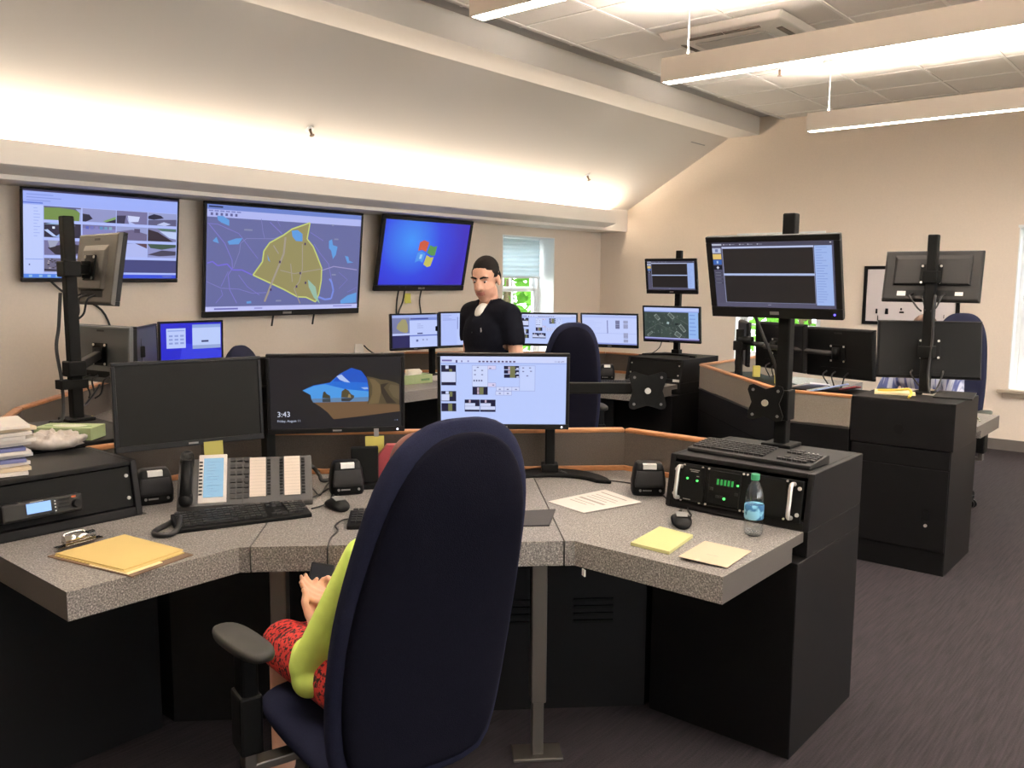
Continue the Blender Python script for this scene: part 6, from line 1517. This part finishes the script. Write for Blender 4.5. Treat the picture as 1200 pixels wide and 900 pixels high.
# ------------------------------------------------------------------ right-hand console clutter
p = Vector((5.42, 1.55, .969))
mb = MB()
t = thing('paper_bundle', 'yellow-edged papers and a strap on top of the right cabinet', 'papers', (5.36, 1.50, .969))
MB().cbox((-.02, .04, .006), (.16, .22, .012), .3).build('page', mat('cream_paper', rgb(232, 214, 166), .9), t)
MB().cbox((.12, -.06, .004), (.16, .24, .008), -.2).build('page', PAPER, t)
MB().tube([(-.06, .12, .016), (-.09, .0, .03), (-.10, -.06, .04), (-.12, -.08, .018), (-.20, -.09, .006)], .007, 8).build('strap', mat('yellow_strap', rgb(226, 196, 82), .7), t)
MB().cbox((.10, -.26, .004), (.34, .20, .008), .15).build('folder', PLASTIC_G, t)
for (x, y, c_, s_, rz, lab) in ((5.45, 1.97, (170, 184, 226), (.20, .24), .3, 'bluish paper lying behind the right-hand screen panel'), (5.52, 1.86, (150, 60, 66), (.16, .10), .1, 'red booklet on the bluish paper behind the right-hand screen panel'), (5.46, 2.10, (208, 204, 200), (.16, .2), -.5, 'white paper tilted behind the oak cap near the pole')):
    mb = MB(Matrix.Translation((x, y, .955)) @ Euler((-.25, .12, rz)).to_matrix().to_4x4()).box(-s_[0] / 2, s_[0] / 2, -s_[1] / 2, s_[1] / 2, -.004, .004)
    solid(mb, 'paper_sheet', mat('sheet_%d' % c_[0], rgb(*c_), .8), lab, 'paper', (x, y, .93))
solid(MB().box(5.32, 5.70, 1.78, 2.06, Z + .001, .930), 'document_tray', BLACKMETAL, 'black tray full of papers behind the right-hand screen panel', 'tray', (5.5, 1.96, Z), bevel=.004)
for k, (x, y, l) in enumerate(((5.90, 2.66, 'left yellow tag under the edgewise monitor back'), (5.62, 2.38, 'right yellow tag near the nearest pole'))):
    solid(MB().cbox((x, y, .9755), (.03, .05, .08), .7 + k), 'cable_tag', mat('yellow_tag', rgb(196, 184, 96), .8), l, 'tag', (x, y, .936), 'yellow tags under the monitors', bevel=.003)
solid(MB().prism([(5.42, 2.29), (6.10, 2.97), (6.24, 2.83), (5.56, 2.15)], Z + .001, .935), 'cable_trough', BLACKMETAL, 'long black cable trough behind the angled beige screen', 'cable trough', (5.8, 2.56, Z), bevel=.006)
# waste basket and things at the far end of the right worktop
t = thing('waste_basket', 'dark round basket with papers on the right worktop end', 'basket', (6.03, 1.46, Z))
MB().lathe([(.10, 0), (.125, .03), (.15, .085), (.155, .10), (.145, .10), (.115, .03)], seg=28).build('bowl', mat('dark_blue_bowl', rgb(40, 44, 58), .5), t)
MB().cbox((-.05, -.04, .10), (.12, .10, .02), .4, .2).cbox((-.06, .04, .11), (.03, .03, .10), .4, .2).build('paper', TANPAPER, t)
solid(MB().tube([(5.75, 1.18, Z + .012), (5.81, 1.2, Z + .03), (5.85, 1.19, Z + .012), (5.79, 1.17, Z + .008)], .006), 'spectacles', CHROME, 'small shiny item at the near end of the right worktop', 'glasses', (5.79, 1.18, Z))

# ------------------------------------------------------------------ whiteboard on the end wall
t = thing('whiteboard', 'black-framed white board with magnets on the end wall', 'whiteboard', (XE, 2.63, 1.18), -PI / 2)
w, h = .47, .61
MB().box(-w, w, -.018, -.001, .0, h).build('panel', mat('whiteboard_white', rgb(214, 206, 206), .3), t)
mb = MB().box(-w - .0, -w + .035, -.03, 0, 0, h).box(w - .035, w, -.03, 0, 0, h).box(-w + .035, w - .035, -.03, 0, h - .035, h).box(-w + .035, w - .035, -.03, 0, 0, .035)
mb.build('frame', PLASTIC, t, bevel=.003)
for x0, x1, z0, z1, lab in ((-.335, -.315, .115, .165, 'leftmost dark marker clip on the whiteboard'), (-.24, -.205, .11, .17, 'wide dark clip second from the left on the whiteboard'), (-.10, -.05, .125, .142, 'flat dark magnet under a small one on the whiteboard'), (-.088, -.072, .155, .178, 'small dark magnet above the flat one on the whiteboard'), (-.312, -.304, .04, .095, 'thin dark pen under the leftmost clip on the whiteboard'), (.328, .334, .085, .12, 'tiny dark magnet at the right on the whiteboard')):
    c = WM[t.name] @ Vector(((x0 + x1) / 2, -.022, z0)); w_ = (x1 - x0) / 2
    mg = thing('whiteboard_magnet', lab, 'magnet', c, -PI / 2, group='magnets on the whiteboard')
    MB().loft([[(-w_ * k, y, 0), (w_ * k, y, 0), (w_ * k * .8, y, z1 - z0), (-w_ * k * .8, y, z1 - z0)] for y, k in ((.004, 1.), (-.004, .9))], smooth=False).build('magnet_body', PLASTIC, mg)
# ================================================================== light and output
w = bpy.data.worlds.new('sky'); scene.world = w; w.use_nodes = True
bg = w.node_tree.nodes['Background']
bg.inputs['Color'].default_value = (.90, .95, 1., 1); bg.inputs['Strength'].default_value = 4.5
sun = bpy.data.lights.new('sun', 'SUN'); sun.energy = 4.; sun.angle = R_(2); sun.color = (1, .95, .86)
so = bpy.data.objects.new('sun', sun); COL.objects.link(so); so.rotation_euler = Vector((-.22, .42, -.88)).to_track_quat('-Z', 'Y').to_euler()
scene.view_settings.view_transform = 'Standard'; scene.view_settings.look = 'None'
scene.view_settings.gamma = 1; scene.view_settings.use_curve_mapping = False; scene.view_settings.exposure = EXPO
scene.cycles.use_denoising = True
scene.cycles.max_bounces = 10; scene.cycles.diffuse_bounces = 5; scene.cycles.sample_clamp_indirect = 6
scene.cycles.caustics_reflective = False; scene.cycles.caustics_refractive = False
